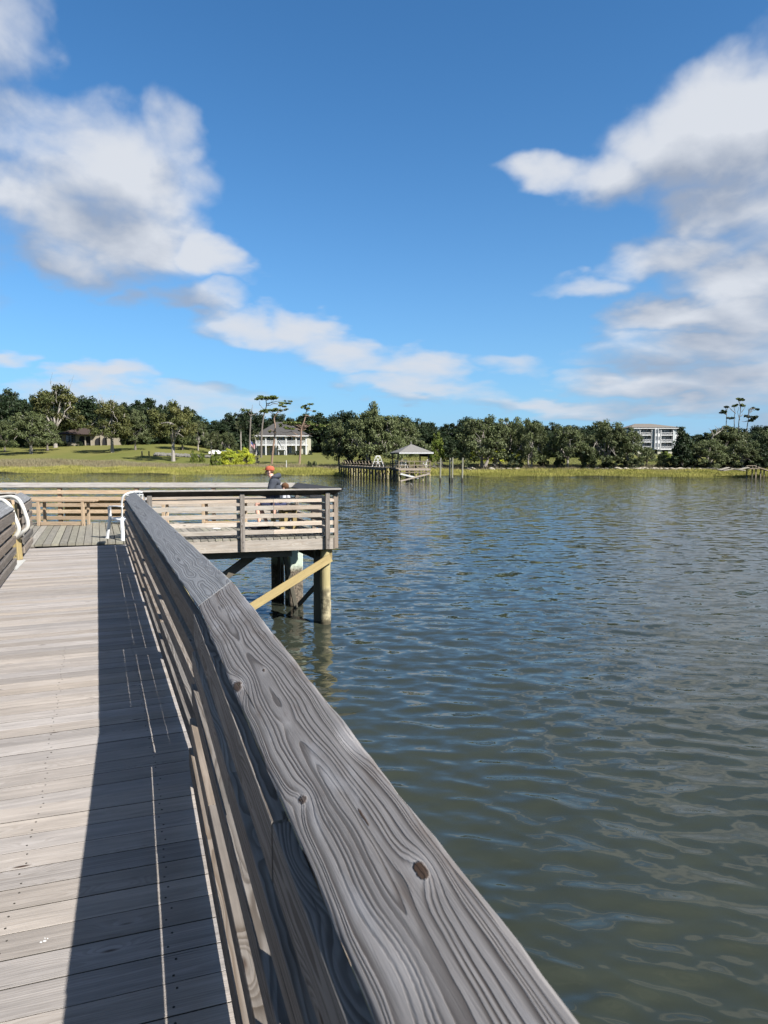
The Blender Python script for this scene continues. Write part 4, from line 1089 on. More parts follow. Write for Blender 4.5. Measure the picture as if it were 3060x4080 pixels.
def child():
    t = thing('person', 'small brown-haired child sitting on the bench beside the man, mostly hidden by the cap board', 'child')
    hip = V3(-2.10, 15.55, .60)
    J = []; E = []
    def add(p, r, par=None):
        J.append((Vector(p), r)); i = len(J) - 1
        if par is not None: E.append((par, i))
        return i
    pel = add(hip, .085); ch = add(hip + V3(-.03, .01, .18), .085, pel); sh = add(hip + V3(-.05, .01, .25), .06, ch); nk = add(hip + V3(-.06, .01, .285), .036, sh)
    hd = add(hip + V3(-.075, .01, .335), (.066, .062), nk); tp = add(hip + V3(-.065, .01, .395), (.060, .058), hd)
    for sd in (-1, 1):
        s0 = add(hip + V3(-.05, sd * .10, .23), .036, sh); el = add(hip + V3(-.06, sd * .14, .10), .028, s0); wr = add(hip + V3(-.17, sd * .10, .045), .020, el)
        hand_joints(J, E, wr, J[wr][0], (-1, -sd * .2, -.1), (0, 0, -1), (0, -sd, 0), .62, .7)
        h = add(hip + V3(-.07, sd * .06, -.01), .058, pel); kn = add(hip + V3(-.28, sd * .07, .0), .042, h); an = add(hip + V3(-.28, sd * .07, -.24), .026, kn); add(hip + V3(-.35, sd * .07, -.28), .024, an)
    skinned('body', J, E, SK, t)
    J2 = [(hip + V3(0, 0, -.03), (.10, .11)), (hip + V3(-.02, .01, .12), (.10, .115)), (hip + V3(-.04, .01, .235), (.085, .10))]; E2 = [(0, 1), (1, 2)]
    for sd in (-1, 1):
        b = len(J2); J2 += [(hip + V3(-.05, sd * .11, .225), .052), (hip + V3(-.06, sd * .148, .11), .042), (hip + V3(-.13, sd * .12, .06), .032)]; E2 += [(2, b), (b, b + 1), (b + 1, b + 2)]
    skinned('shirt', J2, E2, STRIPE, t)
    hb = MB(); hb.blob(hip + V3(-.05, .01, .385), .082, (1.02, .98, .92), 3, .05, (.4, .4, .4)); hb.build('hair', HAIR, t, smooth=True)
    fz = MB(); fz.blob(hip + V3(-.142, .01, .325), .012, (1, .8, 1), 2, 0, (.5,) * 3)
    for sd in (-1, 1): fz.blob(hip + V3(-.07, .01 + sd * .068, .335), .019, (.7, .35, 1.1), 2, 0, (.5,) * 3)
    fz.build('face_features', SK, t, smooth=True)
    sh_ = MB(); sh_.bar(hip + V3(-.02, -.06, -.02), hip + V3(-.26, -.07, -.005), .12, .11, ch=.03); sh_.bar(hip + V3(-.02, .06, -.02), hip + V3(-.26, .07, -.005), .12, .11, ch=.03); sh_.build('shorts', SHORT, t)
child()

# ------------------------------------------------------------ boat-house pavilion across the creek
def gazebo():
    d0 = 100.0
    t = thing('dock_pavilion', 'open pavilion with grey pyramid roof on piles across the water', 'pavilion')
    x0 = at_d(1590, 1866, d0).x; x1 = at_d(1712, 1866, d0).x   # front deck corners
    yF = d0; W_ = x1 - x0; D = 5.2; sk = -.22              # the far side is shifted left
    def P_(u, v, z): return V3(x0 + W_ * u + sk * D * v * 0 - v * 1.15, yF + D * v, z)
    dk = MB(); dk.prism([P_(-.05, -.02, 0)[:2], P_(1.05, -.02, 0)[:2], P_(1.05, 1, 0)[:2], P_(-.05, 1, 0)[:2]], -.04, .04, (.7, .3, .4))
    dk.build('deck', M['dock_wood'], t)
    MB().bar(P_(-.02, -.03, -.16), P_(1.02, -.03, -.16), .08, .26).build('fascia_board', M['rail_light'], t)
    MB().bar(P_(-.02, -.03, -.55), P_(1.02, -.03, -.55), .08, .16).build('beam', M['dock_wood'], t)
    MB().bar(P_(-.03, 0, -.2), P_(-.03, 1, -.2), .08, .25).build('fascia_board', M['dark_wood'], t)
    for v in (0, .33, .66, 1):
        for u in ((0, .33, .55, .78, 1) if v in (0, 1) else (0, .5, 1)):
            p = P_(u, v, 0); MB().tube([p + V3(0, 0, -3.2), p + V3(0, 0, -.04)], .13, 8).build('pile', M['pile_round'] if v == 0 else M['dark_wood'], t)
    MB().bar(P_(.03, -.05, -.75), P_(.62, -.05, -1.35), .06, .22).build('cross_brace', M['white'], t)
    MB().bar(P_(.03, -.07, -1.75), P_(.98, -.07, -.72), .06, .22).build('cross_brace', M['rail_light'], t)
    MB().bar(P_(.0, .3, -.5), P_(.0, .9, -1.8), .06, .2).build('cross_brace', M['dark_wood'], t)
    # roof posts and roof
    for (u, v) in ((0.0, .12), (1.0, .12), (.06, .95), (1.0, .95)):
        p = P_(u, v, 0); MB().bar(p, p + V3(0, 0, 2.25), .20, .20, up=(0, 1, 0)).build('post', M['dark_wood'], t)
    ev = 2.22; pk = 3.44; e = [P_(-.02, -.08, ev), P_(1.10, -.08, ev), P_(1.24, 1.15, ev), P_(.02, 1.15, ev)]
    ap = sum(e, V3(0, 0, 0)) / 4; ap.z = pk; ap.x -= .1
    rf = MB()
    for i in range(4):
        a, b = e[i], e[(i + 1) % 4]
        k = len(rf.v); rf.v += [a, b, ap]; rf.face((k, k + 1, k + 2), [(0, 0), (1, 0), (.5, 1)], (.5, .5, .5))
    k = len(rf.v); rf.v += [p + V3(0, 0, -.05) for p in e]; rf.face((k, k + 1, k + 2, k + 3), [(0, 0)] * 4, (.2, .2, .2))
    rf_o = rf.build('roof', M['shingle_grey'], t)
    for i in range(4): MB().bar(e[i] + V3(0, 0, -.09), e[(i + 1) % 4] + V3(0, 0, -.09), .05, .17).build('roof_trim', M['white'] if i == 0 else M['dark_wood'], rf_o)
    MB().bar(ap + V3(0, 0, -.1), ap + V3(0, 0, .35), .14, .14, up=(0, 1, 0)).build('finial', M['shingle_grey'], rf_o)
    # railing
    r = MB()
    for z in (.45, 1.0): r.bar(P_(0, 0, z), P_(1.03, 0, z), .06, .11)
    for u in (0, .33, .5, .78, 1.03): r.bar(P_(u, 0, 0), P_(u, 0, 1.02), .09, .09, up=(0, 1, 0))
    r.build('railing', M['dock_wood'], t)
    r = MB()
    for z in (.35, .7, 1.0): r.bar(P_(-.02, 0, z), P_(-.02, .9, z), .06, .12)
    for v in (0, .3, .6, .9): r.bar(P_(-.02, v, 0), P_(-.02, v, 1.02), .09, .09, up=(0, 1, 0))
    r.build('railing', M['dark_wood'], t)
    for s, (a, b) in enumerate(((P_(0, 0, .02), P_(-.14, -.1, .02)), (P_(1.03, 0, .35), P_(1.16, -.1, -.0)))): MB().bar(a, b, .06, .1).build('side_brace', M['dock_wood'], t)
    # approach walk
    w = thing('dock_walkway', 'long raised dock walkway with angled benches leading from the shore to the pavilion', 'dock')
    A = P_(-.02, .75, 0); B = ground_hit(1372, 132); B.z = .05; A.z = .0
    dd = (B - A).normalized(); n = V3(dd.y, -dd.x, 0).normalized()
    if n.y > 0: n = -n
    MB().bar(A, B, 2.1, .10, ch=.01, seg=6).build('deck', M['dock_wood'], w)
    MB().bar(A + n * 1.07 + V3(0, 0, -.20), B + n * 1.07 + V3(0, 0, -.20), .08, .28, seg=3).build('stringer', M['dark_wood'], w)
    Ld = (B - A).length; N = 17
    for k in range(N + 1):
        c = A + dd * (Ld * k / N)
        for sgn in (1, -1):
            q = c + n * .95 * sgn; gz = max(-3.2, ground_z(q.x, q.y) - .4)
            MB().tube([V3(q.x, q.y, gz), V3(q.x, q.y, -.05)], .13, 7).build('pile', M['dark_wood'] if sgn > 0 else M['pile_round'], w)
        if k % 2 == 0 and k < N:
            c2 = A + dd * (Ld * (k + 1) / N)
            MB().bar(c + n * .95 + V3(0, 0, -.5), c2 + n * .95 + V3(0, 0, -1.3), .05, .18).build('cross_brace', M['dark_wood'], w)
            MB().bar(c - n * .95 + V3(0, 0, -1.3), c2 - n * .95 + V3(0, 0, -.5), .05, .16).build('cross_brace', M['dock_wood'], w)
    MB().bar(A + n * 1.15 + V3(0, 0, 1.02), B + n * 1.15 + V3(0, 0, 1.0), .14, .05, seg=4).build('hand_rail', M['dark_wood'], w)
    NB = 15
    for k in range(NB):
        c = A + dd * (Ld * (k + .5) / NB) + n * .85
        s = MB(); s.bar(c, c + n * .0 + V3(0, 0, .42), .10, .10, up=(0, 1, 0)); s.bar(c + V3(0, 0, .42) - n * .35, c + V3(0, 0, .42) + n * .05, .09, .10); s.bar(c + V3(0, 0, .42) + n * .05, c + n * .30 + V3(0, 0, 1.0), .09, .10)
        s.build('bench_support', M['dock_wood'], w)
    MB().bar(A + n * .66 + V3(0, 0, .47), B + n * .66 + V3(0, 0, .47), .34, .04, seg=3).build('bench_seat', M['dock_wood'], w)
    # things on it
    afm = thing('easel_frame', 'white A-shaped timber swing frame standing on the dock walkway, left of the pavilion', 'swing frame')
    c = A + dd * 9.0 - n * .2
    for k, o in enumerate((V3(0, 0, 0), V3(.6, 1.4, 0))):
        q = c + o
        for sx in (-1, 1): MB().bar(q + V3(sx * .6, 0, .05), q + V3(0, 0, 1.75), .10, .12, up=(0, 1, 0)).build('leg', M['white'], afm)
        MB().bar(q + V3(-.3, 0, .85), q + V3(.3, 0, .85), .08, .10).build('cross_bar', M['white'], afm)
    MB().bar(c + V3(0, 0, 1.72), c + V3(.6, 1.4, 1.72), .1, .12).build('top_beam', M['white'], afm)
    for (u, v, rz, lb) in ((.06, .3, -60, 'white high-backed chair at the left post of the pavilion'), (.93, .3, 65, 'white high-backed chair at the right post of the pavilion'),
                           (.20, .12, 150, 'white chair just inside the pavilion railing on the left')):
        chair('patio_chair', lb, P_(u, v, .05), math.radians(rz), M['white'], 'chairs under the pavilion', 1.25)
    for (u, v, lb) in ((.42, .45, 'dark round table in the middle of the pavilion'), (.62, .3, 'dark low table right of the middle of the pavilion')):
        tb = thing('table', lb, 'table', P_(u, v, .04), 0, 'tables under the pavilion')
        MB().tube([V3(0, 0, .70), V3(0, 0, .75)], .6, 14).build('tabletop', M['black'], tb)
        MB().tube([V3(0, 0, .0), V3(0, 0, .70)], [.25, .06], 8).build('pedestal', M['black'], tb)
gazebo()
for i, (px, top, lb) in enumerate(((1754, 1824, 'lone mooring pile nearest the pavilion'), (1792, 1826, 'shorter of the two mooring piles standing close together'),
                    (1802, 1823, 'taller, right one of the two mooring piles standing close together'), (1842, 1824, 'rightmost mooring pile in open water'))):
    base = at_d(px, 1820, 100.5 - i * .4); mb = MB(); zt = at_d(px, top, base.y).z
    zt = EYE - (top - HOR) / F * base.y
    mb.tube([(base.x, base.y, -3.4), (base.x + .02, base.y, WATER + .75), (base.x + .05, base.y, zt)], [.135, .125, .11], 10)
    o = mb.build('mooring_pile', M['pile_mooring'] if 'pile_mooring' in M else M['pile_round'])
    setp(o, lb, 'mooring pile', 'mooring piles right of the pavilion')

# broken dock on the right shore
BD = thing('broken_dock', 'storm-broken dock of bleached tilted planks at the right edge of the far shore', 'dock')
def bp_(x, y, d=121): return at_d(2450 + x / 2.72, 1550 + y / 2.72, d)
for a, b in (((1130, 880), (1230, 850)), ((1160, 885), (1290, 862)), ((1240, 858), (1330, 872)), ((1330, 876), (1440, 850)), ((1280, 868), (1400, 884))):
    MB().bar(bp_(*a), bp_(*b), 1.2, .14, ch=.02).build('fallen_planks', M['rock'], BD)
MB().bar(bp_(1425, 862), bp_(1535, 862), 2.2, .14).build('deck', M['dock_wood'], BD)
MB().bar(bp_(1535, 845), bp_(1660, 888), 1.0, .14).build('ramp', M['dock_wood'], BD)
MB().bar(bp_(1425, 832), bp_(1535, 830), .08, .12).build('hand_rail', M['dock_wood'], BD)
for x in (1432, 1490, 1530, 1580, 1618):
    a = bp_(x, 835 if x < 1540 else 870); MB().bar(V3(a.x, a.y, -2.6), a, .16, .16, up=(0, 1, 0)).build('post', M['dock_wood'] if x > 1500 else M['dark_wood'], BD)

# ------------------------------------------------------------ buildings
def hip_roof(mb, x0, x1, y0, y1, z, h, inset, ov=.6):
    x0 -= ov; x1 += ov; y0 -= ov; y1 += ov; ym = (y0 + y1) / 2
    c = [V3(x0, y0, z), V3(x1, y0, z), V3(x1, y1, z), V3(x0, y1, z)]; r = [V3(x0 + inset[0], ym, z + h), V3(x1 - inset[1], ym, z + h)]
    k = len(mb.v); mb.v += c + r
    for f in ((0, 1, 5, 4), (1, 2, 5), (2, 3, 4, 5), (3, 0, 4), (3, 2, 1, 0)): mb.face([k + i for i in f], [(0, 0)] * len(f), (.5, .5, .5))
def win(root, x, y, z, w, h, name='window', frame='white', pane='glass', cols=2):
    f = MB()
    for (cx, cz, sx, sz) in ((x, z + h / 2, w, .10), (x, z - h / 2, w, .10), (x - w / 2, z, .10, h + .1), (x + w / 2, z, .10, h + .1)):
        f.box((cx, y - .05, cz), (sx, .08, sz)) if sx > .08 and sz < .2 else f.bar((cx, y - .05, z - h / 2), (cx, y - .05, z + h / 2), .09, .08, up=(0, 1, 0))
    for k in range(1, cols): f.bar((x - w / 2 + w * k / cols, y - .055, z - h / 2), (x - w / 2 + w * k / cols, y - .055, z + h / 2), .06, .06, up=(0, 1, 0))
    fo = f.build(name, M[frame], root)
    p = MB(); p.box((x, y - .012, z), (w - .04, .02, h - .04) if w > .1 else (w, .02, h)); p.build('pane', M[pane], fo)
    return fo
def white_house():
    t = thing('beach_house', 'two-storey cream house with dark hip roof and a white balcony, behind the pine trees', 'house')
    D = 216.0; k = D / F
    X = lambda px: (750 + px / 2.552 - 1530) * k
    Zf = lambda py: EYE - (1500 + py / 2.552 - HOR) * k
    x0, x1 = X(700), X(1208); zg = Zf(790); z2 = Zf(692); ze = Zf(603)
    yw = D + 2.4                      # wall behind the porch
    MB().box(((x0 + x1) / 2, yw + 5, (zg - 1 + ze) / 2), (x1 - x0, 10, ze - zg + 1)).build('wall', M['cream'], t)
    MB().box(((X(650) + x0) / 2, yw + 6, (zg - 1 + Zf(640)) / 2), (x0 - X(650), 7, Zf(640) - zg + 1)).build('side_wing', M['pale_blue'], t)
    MB().box((X(1172), D + 1.4, (zg + Zf(705)) / 2), (X(1192) - X(1150), 1.9, Zf(705) - zg)).build('stair_wall', M['cream'], t)
    r = MB(); hip_roof(r, x0, x1, D, D + 13, ze, Zf(455) - ze, (X(880) - X(690), X(1225) - X(970))); r.build('roof', M['shingle'], t)
    MB().box(((x0 + x1) / 2, D - .62, ze - .12), (x1 - x0 + 1.3, .12, .30)).build('eave_trim', M['white'], t)
    MB().box(((x0 + x1) / 2, D + 1.1, z2 - .18), (x1 - x0 + .3, 2.6, .36)).build('balcony_floor', M['white'], t)
    MB().box(((x0 + x1) / 2, D + 1.1, ze - .05), (x1 - x0, 2.6, .05)).build('porch_ceiling', M['cream'], t)
    for px in (693, 795, 898, 1000, 1101, 1203):
        MB().bar((X(px), D - .05, zg - .3), (X(px), D - .05, ze), .34, .34, up=(0, 1, 0)).build('post', M['white'], t)
    ra = MB(); ra.bar((x0, D - .1, z2 + 1.1), (x1, D - .1, z2 + 1.1), .12, .10); ra.bar((x0, D - .1, z2 + .12), (x1, D - .1, z2 + .12), .08, .08)
    nb = 80
    for i in range(nb): xx = x0 + (x1 - x0) * i / nb; ra.bar((xx, D - .1, z2 + .1), (xx, D - .1, z2 + 1.1), .07, .05, up=(0, 1, 0))
    ra.build('balustrade', M['white'], t)
    for px, w in ((732, 1.0), (808, .9), (952, 1.0)): win(t, X(px), yw, z2 + 1.55, w, 1.5)
    for px in (926, 1020, 1038, 1118): 
        dr = win(t, X(px), yw, z2 + 1.15, 1.1, 2.2, 'door')
    for px, w in ((770, 1.2), (1020, 1.5), (840, 1.0)): win(t, X(px), yw, zg + 1.3, w, 2.0)
    # outside stair
    st = MB(); st.box((X(962), D - 1.4, z2 - 1.55), (X(1002) - X(924), 1.4, .2))
    st.bar((X(925), D - .8, z2 - .1), (X(950), D - .8, z2 - 1.5), 1.0, .2)
    for px in (932, 990): st.bar((X(px), D - 1.6, zg - .2), (X(px), D - 1.6, z2 - .5), .2, .2, up=(0, 1, 0))
    for i in range(14): xx = X(932) + (X(998) - X(932)) * i / 13; st.bar((xx, D - 2.05, z2 - 1.5), (xx, D - 2.05, z2 - .5), .06, .05, up=(0, 1, 0))
    st.bar((X(930), D - 2.05, z2 - .5), (X(1000), D - 2.05, z2 - .5), .1, .1)
    st.bar((X(925), D - .9, z2 + 1.0), (X(955), D - 1.6, z2 - .4), .08, .5)
    st.build('outside_stair', M['white'], t)
    fl = thing('flag', 'small striped flag with a blue canton, hanging by the left corner of the cream house', 'flag')
    fx = X(664); MB().tube([(fx - .45, D - 1, zg - .3), (fx - .45, D - 1, zg + 4.0)], .05, 6).build('pole', M['white'], fl)
    W1, H1 = 1.9, 2.6; z0 = zg + 3.9
    red = plain('flag_red', (.42, .06, .07), .8); wht = M['white']; blu = plain('flag_blue', (.03, .04, .15), .8)
    fm = MB()
    for i in range(13):
        for k_ in range(6):
            u0, u1 = k_ / 6, (k_ + 1) / 6
            def fp(u, v): return V3(fx - .42 + W1 * u * .8, D - 1 + .12 * math.sin(u * 7), z0 - H1 * v * .55 - u * 1.5)
            mi = 2 if (i < 7 and k_ < 3) else (0 if i % 2 == 0 else 1)
            b = len(fm.v); fm.v += [fp(u0, i / 13), fp(u1, i / 13), fp(u1, (i + 1) / 13), fp(u0, (i + 1) / 13)]; fm.face((b, b + 1, b + 2, b + 3), [(0, 0)] * 4, (.5, .5, .5), mi)
    fm.build('cloth', [red, wht, blu], fl)
white_house()
def ranch():
    t = thing('ranch_house', 'low beige stucco house with arches and a brown roof under the oaks on the left', 'house')
    D = 238.0; k = D / F
    X = lambda px: (px / 2.074 - 1530) * k
    Zf = lambda py: EYE - (1450 + py / 2.074 - HOR) * k
    zg = Zf(668); ze = Zf(585)
    MB().box(((X(525) + X(1000)) / 2, D + 4, (zg + ze) / 2 - .4), (X(1000) - X(525), 8, ze - zg + .8)).build('wall', M['stucco'], t)
    MB().box(((X(330) + X(520)) / 2, D + 6, (zg + ze) / 2 - .4), (X(520) - X(330), 8, ze - zg + .2)).build('garage_wall', M['shingle_tan'], t)
    r = MB(); hip_roof(r, X(500), X(790), D - 1, D + 9, ze, 2.3, (6, 5), 1.0); hip_roof(r, X(760), X(1010), D + .5, D + 8, ze, 1.3, (4, 4), .8); r.build('roof', M['brown_roof'], t)
    for px in (573, 597, 620): win(t, X(px), D, zg + 2.0, 1.2, 2.3, frame='black', pane='glass', cols=2)
    def arch(px, w, h, name='archway'):
        a = MB(); cx = X(px); pts = [(cx - w / 2, zg - .2), (cx + w / 2, zg - .2), (cx + w / 2, zg + h - w / 2)] + [(cx + w / 2 * math.cos(q), zg + h - w / 2 + w / 2 * math.sin(q)) for q in np.linspace(.2, math.pi - .2, 8)] + [(cx - w / 2, zg + h - w / 2)]
        b = len(a.v); n = len(pts)
        for yy in (D - .10, D - .02):
            for p in pts: a.v.append(V3(p[0], yy, p[1]))
        a.face([b + i for i in range(n)], [(0, 0)] * n, (.2, .2, .2)); a.face([b + n + i for i in range(n)][::-1], [(0, 0)] * n, (.2, .2, .2))
        for i in range(n): j = (i + 1) % n; a.face((b + i, b + j, b + n + j, b + n + i), [(0, 0)] * 4, (.2, .2, .2))
        a.build(name, M['black'], t)
    arch(692, 2.0, 2.8); arch(745, 2.0, 2.8); arch(826, 2.4, 2.2); arch(880, 1.6, 2.4)
    for px in (722, 770, 850, 905): MB().bar((X(px), D - .5, zg - .3), (X(px), D - .5, ze - .2), .35, .35, up=(0, 1, 0)).build('column', M['stucco'], t)
ranch()
def apartments():
    t = thing('apartment_block', 'pale blue three-storey apartment block with recessed balconies above the oaks on the right', 'building')
    D = 317.0; k = D / F
    X = lambda px: (2450 + px / 2.72 - 1530) * k
    Zf = lambda py: EYE - (1550 + py / 2.72 - HOR) * k
    xl, xr = X(150), X(628); ze = Zf(428); zb = Zf(650); zg = Zf(720); fh = (ze - zb) / 3
    def wallbox(a, b, z0, z1, y0=0, dep=12, m='pale_blue', n='wall'): MB().box(((X(a) + X(b)) / 2, D + y0 + dep / 2, (z0 + z1) / 2), (X(b) - X(a), dep, z1 - z0), ch=.01).build(n, M[m], t)
    wallbox(150, 252, zb, ze); wallbox(614, 640, zb, ze, 0); wallbox(384, 412, zb, ze, 0, m='pale_blue'); wallbox(412, 444, zb, ze, -.9, m='pale_blue'); wallbox(444, 484, zb, ze, -.1, m='white')
    wallbox(640, 700, zb, ze, 1.0, m='white', n='side_wall'); wallbox(700, 740, zb, ze - 2.6, 3.0, m='white', n='side_wall')
    wallbox(250, 386, zb, ze, 2.2, 9, m='bluegrey', n='recess_wall'); wallbox(482, 616, zb, ze, 2.2, 9, m='bluegrey', n='recess_wall')
    for f in range(4):
        z = zb + fh * f
        for a, b in ((252, 384), (484, 614)): wallbox(a, b, z - .18, z + .14, -.15, 2.4, m='white', n='balcony_slab')
    for f in range(3):
        z = zb + fh * f
        for a, b in ((252, 384), (484, 614)):
            g = MB(); g.bar((X(a), D - .08, z + 1.15), (X(b), D - .08, z + 1.15), .08, .10)
            for i in range(26): xx = X(a) + (X(b) - X(a)) * (i + .5) / 26; g.bar((xx, D - .08, z + .14), (xx, D - .08, z + 1.12), .06, .05, up=(0, 1, 0))
            g.build('balustrade', M['white'], t)
            for c in (.55, .75): win(t, X(a + (b - a) * c), D + 2.2, z + 1.35, 1.5, 2.1, 'balcony_door', cols=2)
            win(t, X(a + (b - a) * .2), D + 2.2, z + 1.5, 1.0, 1.5)
        win(t, X(428), D - .9, z + 1.65, 1.5, 2.0); win(t, X(464), D - .1, z + 1.65, .8, 1.6)
        win(t, X(672), D + 1.0, z + 1.65, .7, 1.6)
    MB().box(((xl + X(700)) / 2, D - .62, ze + .05), (X(700) - xl + 1.0, .2, .55)).build('eave_trim', M['white'], t)
    for px in (255, 384, 412, 444, 482, 614): MB().bar((X(px), D - 1.0 if px in (412, 444) else D - .2, zb), (X(px), D - 1.0 if px in (412, 444) else D - .2, ze), .25, .25, up=(0, 1, 0)).build('corner_trim', M['white'], t)
    r = MB(); hip_roof(r, X(140), X(690), D - .6, D + 13, ze + .35, Zf(373) - ze - .35, (X(250) - X(130), X(700) - X(430)), .3); r.build('roof', M['shingle_tan'], t)
    for a, b in ((200, 300), (455, 505), (570, 640)): wallbox(a, b, zg - 1.5, zb - .1, .3, 9, m='cream', n='base_wall')
    wallbox(160, 630, zb - .35, zb - .15, -.3, 9, m='white', n='base_slab')
apartments()
# ------------------------------------------------------------ foliage
def leaves_mesh(name, centers, radii, squash, per, size, mat, rng, up_bias=.5, elong=1.7, yb=None):
    """leaf-sized rhombi scattered through clumps; a tint per clump gives light and dark masses"""
    C = np.repeat(np.array(centers), per, axis=0); Rr = np.repeat(np.array(radii), per)
    n = len(C)
    d = rng.normal(size=(n, 3)); d /= np.linalg.norm(d, axis=1)[:, None]
    rad = Rr * (rng.random(n) ** .45) * (.8 + .4 * rng.random(n))
    P_ = C + d * rad[:, None] * np.array([1, 1, squash])
    nr = d * .7 + rng.normal(size=(n, 3)) * .8; nr[:, 2] += up_bias; nr /= np.linalg.norm(nr, axis=1)[:, None]
    t = rng.normal(size=(n, 3)); t -= nr * (t * nr).sum(1)[:, None]; t /= np.linalg.norm(t, axis=1)[:, None]
    b = np.cross(nr, t)
    s = size * (.55 + .9 * rng.random(n)); s1 = (s * elong * .5)[:, None]; s2 = (s * .5)[:, None]
    V = np.stack([P_ - t * s1, P_ - b * s2 + nr * s2 * .25, P_ + t * s1, P_ + b * s2 + nr * s2 * .25], 1).reshape(-1, 3)
    me = bpy.data.meshes.new(name); me.vertices.add(4 * n); me.vertices.foreach_set('co', V.astype(np.float32).ravel())
    me.loops.add(4 * n); me.loops.foreach_set('vertex_index', np.arange(4 * n, dtype=np.int32))
    me.polygons.add(n); me.polygons.foreach_set('loop_start', np.arange(0, 4 * n, 4, dtype=np.int32)); me.update(calc_edges=True)
    nc = len(centers); tc = np.repeat(rng.random((nc, 2)), per, axis=0)
    tint = np.clip(.65 * tc + .35 * rng.random((n, 2)), 0, 1)
    A = np.concatenate([tint, rng.random((n, 1)), np.ones((n, 1))], 1)
    ca = me.color_attributes.new('tint', 'FLOAT_COLOR', 'POINT'); ca.data.foreach_set('color', np.repeat(A, 4, axis=0).astype(np.float32).ravel())
    me.materials.append(mat)
    return me
def limb(a, b, rr, sag=.15, n=4, wig=.1):
    a = Vector(a); b = Vector(b); L = (b - a).length; pts = []
    for k in range(n + 1):
        t = k / n; p = a.lerp(b, t); p.z += sag * L * math.sin(t * math.pi) * .6
        if 0 < k < n: p += Vector((rr.uniform(-wig, wig), rr.uniform(-wig, wig), rr.uniform(-wig, wig))) * L * .5
        pts.append(p)
    return pts
PROTO = {}
def oak_proto(key, seed, leafm, barkm, ncl=95, per=135, size=.22, hw=6.0, z0=.26, dome=.9, trunks=1, gaps=.15, bare=0, lean=0.0, rmul=1.0):
    """broad crown on a short forked trunk; unit: height 10 m, half-width hw"""
    rr = random.Random(seed); rng = np.random.default_rng(seed)
    cs = []; rs = []
    lobes = [(rr.uniform(0, 6.28), rr.uniform(-.2, .9), rr.uniform(.78, 1.12)) for _ in range(9)]
    holes = [(rr.uniform(0, 6.28), rr.uniform(0, .8)) for _ in range(4)]
    while len(cs) < ncl:
        th = rr.uniform(0, 6.283); v = rr.random() ** .8; r = math.sqrt(max(0, 1 - v * v)) if dome > .5 else 1 - v * .8
        f = rr.uniform(.45, 1.0) ** .6
        k = 1.0
        for (a, h, s) in lobes:
            dd = abs((th - a + math.pi) % (2 * math.pi) - math.pi)
            if dd < .7 and abs(v - h) < .4: k = s
        if any(abs((th - a + math.pi) % 6.283 - math.pi) < .35 and abs(v - h) < .16 for a, h in holes) and rr.random() < .8: continue
        x = math.cos(th) * r * hw * f * k; y = math.sin(th) * r * hw * f * k
        z = 10 * (z0 + (1 - z0) * (v * f * .92 * k)) - (.6 if r > .8 else 0) * rr.random() * 1.6
        rad = rr.uniform(.65, 1.35) * rmul
        cs.append((x, y, z)); rs.append(rad)
    crown = leaves_mesh('crown', cs, rs, .62, per, size, leafm, rng)
    tb = MB()
    for q in range(trunks):
        a = rr.uniform(0, 6.28); off = Vector((math.cos(a), math.sin(a), 0)) * (.5 if trunks > 1 else 0)
        fork = Vector((lean + off.x * 2, off.y * 2, 10 * z0 * .75))
        tb.tube([off + Vector((0, 0, -.8)), off + Vector((.05, 0, .3)), off.lerp(fork, .5) + Vector((0, 0, fork.z * .1)), fork], [.52, .40, .33, .30], 8, cap=False)
        nl = 6 if trunks == 1 else 4
        ends = []
        for k in range(nl):
            th = 6.28 * k / nl + rr.uniform(-.4, .4); e = Vector((math.cos(th) * hw * .55, math.sin(th) * hw * .55, 10 * (z0 + rr.uniform(.18, .42))))
            pts = limb(fork, e, rr, .12, 4, .10); tb.tube(pts, [.22, .17, .13, .10, .06], 6, cap=False); ends.append(pts)
        pts = limb(fork, Vector((0, 0, 7.6)), rr, 0, 4, .08); tb.tube(pts, [.22, .18, .14, .10, .05], 6, cap=False); ends.append(pts)
        for i, c in enumerate(cs[:: (2 if trunks == 1 else 3)]):
            c = Vector(c); best = min((p for pl in ends for p in pl[1:]), key=lambda p: (p - c).length)
            tb.tube(limb(best, c, rr, .08, 3, .12), [.075, .055, .04, .02], 4, cap=False)
    for _ in range(bare):
        th = rr.uniform(0, 6.28); s = Vector((math.cos(th) * hw * .4, math.sin(th) * hw * .4, 7)); e = s + Vector((math.cos(th) * rr.uniform(.6, 2), math.sin(th) * rr.uniform(.5, 2), rr.uniform(2, 4)))
        pts = limb(s, e, rr, .0, 4, .2); tb.tube(pts, [.09, .07, .05, .035, .015], 4, cap=False)
        for p in pts[2:]: tb.tube([p, p + Vector((rr.uniform(-.8, .8), rr.uniform(-.8, .8), rr.uniform(.3, 1.1)))], [.03, .01], 3, cap=False)
    tr = tb.build('trunk', M[barkm]); me = tr.data; bpy.data.objects.remove(tr)
    PROTO[key] = (me, crown, hw)
oak_proto('oak1', 1, L['oak'], 'bark_pale', hw=6.2)
oak_proto('oak2', 2, L['oak'], 'bark', hw=5.6, z0=.22, ncl=90)
oak_proto('oak3', 3, L['oak'], 'bark_pale', hw=6.6, z0=.18, trunks=2, ncl=105)
oak_proto('oakg', 4, L['oak_gold'], 'bark_pale', hw=5.4, z0=.36, ncl=75, bare=6)
oak_proto('oakg2', 5, L['oak_gold'], 'bark_pale', hw=5.2, z0=.42, ncl=62, lean=.3)
oak_proto('oakbig', 6, L['oak'], 'bark_pale', hw=6.6, z0=.24, trunks=2, ncl=170, per=130, size=.20)
oak_proto('forest1', 11, L['dark'], 'bark', hw=3.6, z0=.12, ncl=95, per=100, size=.27)
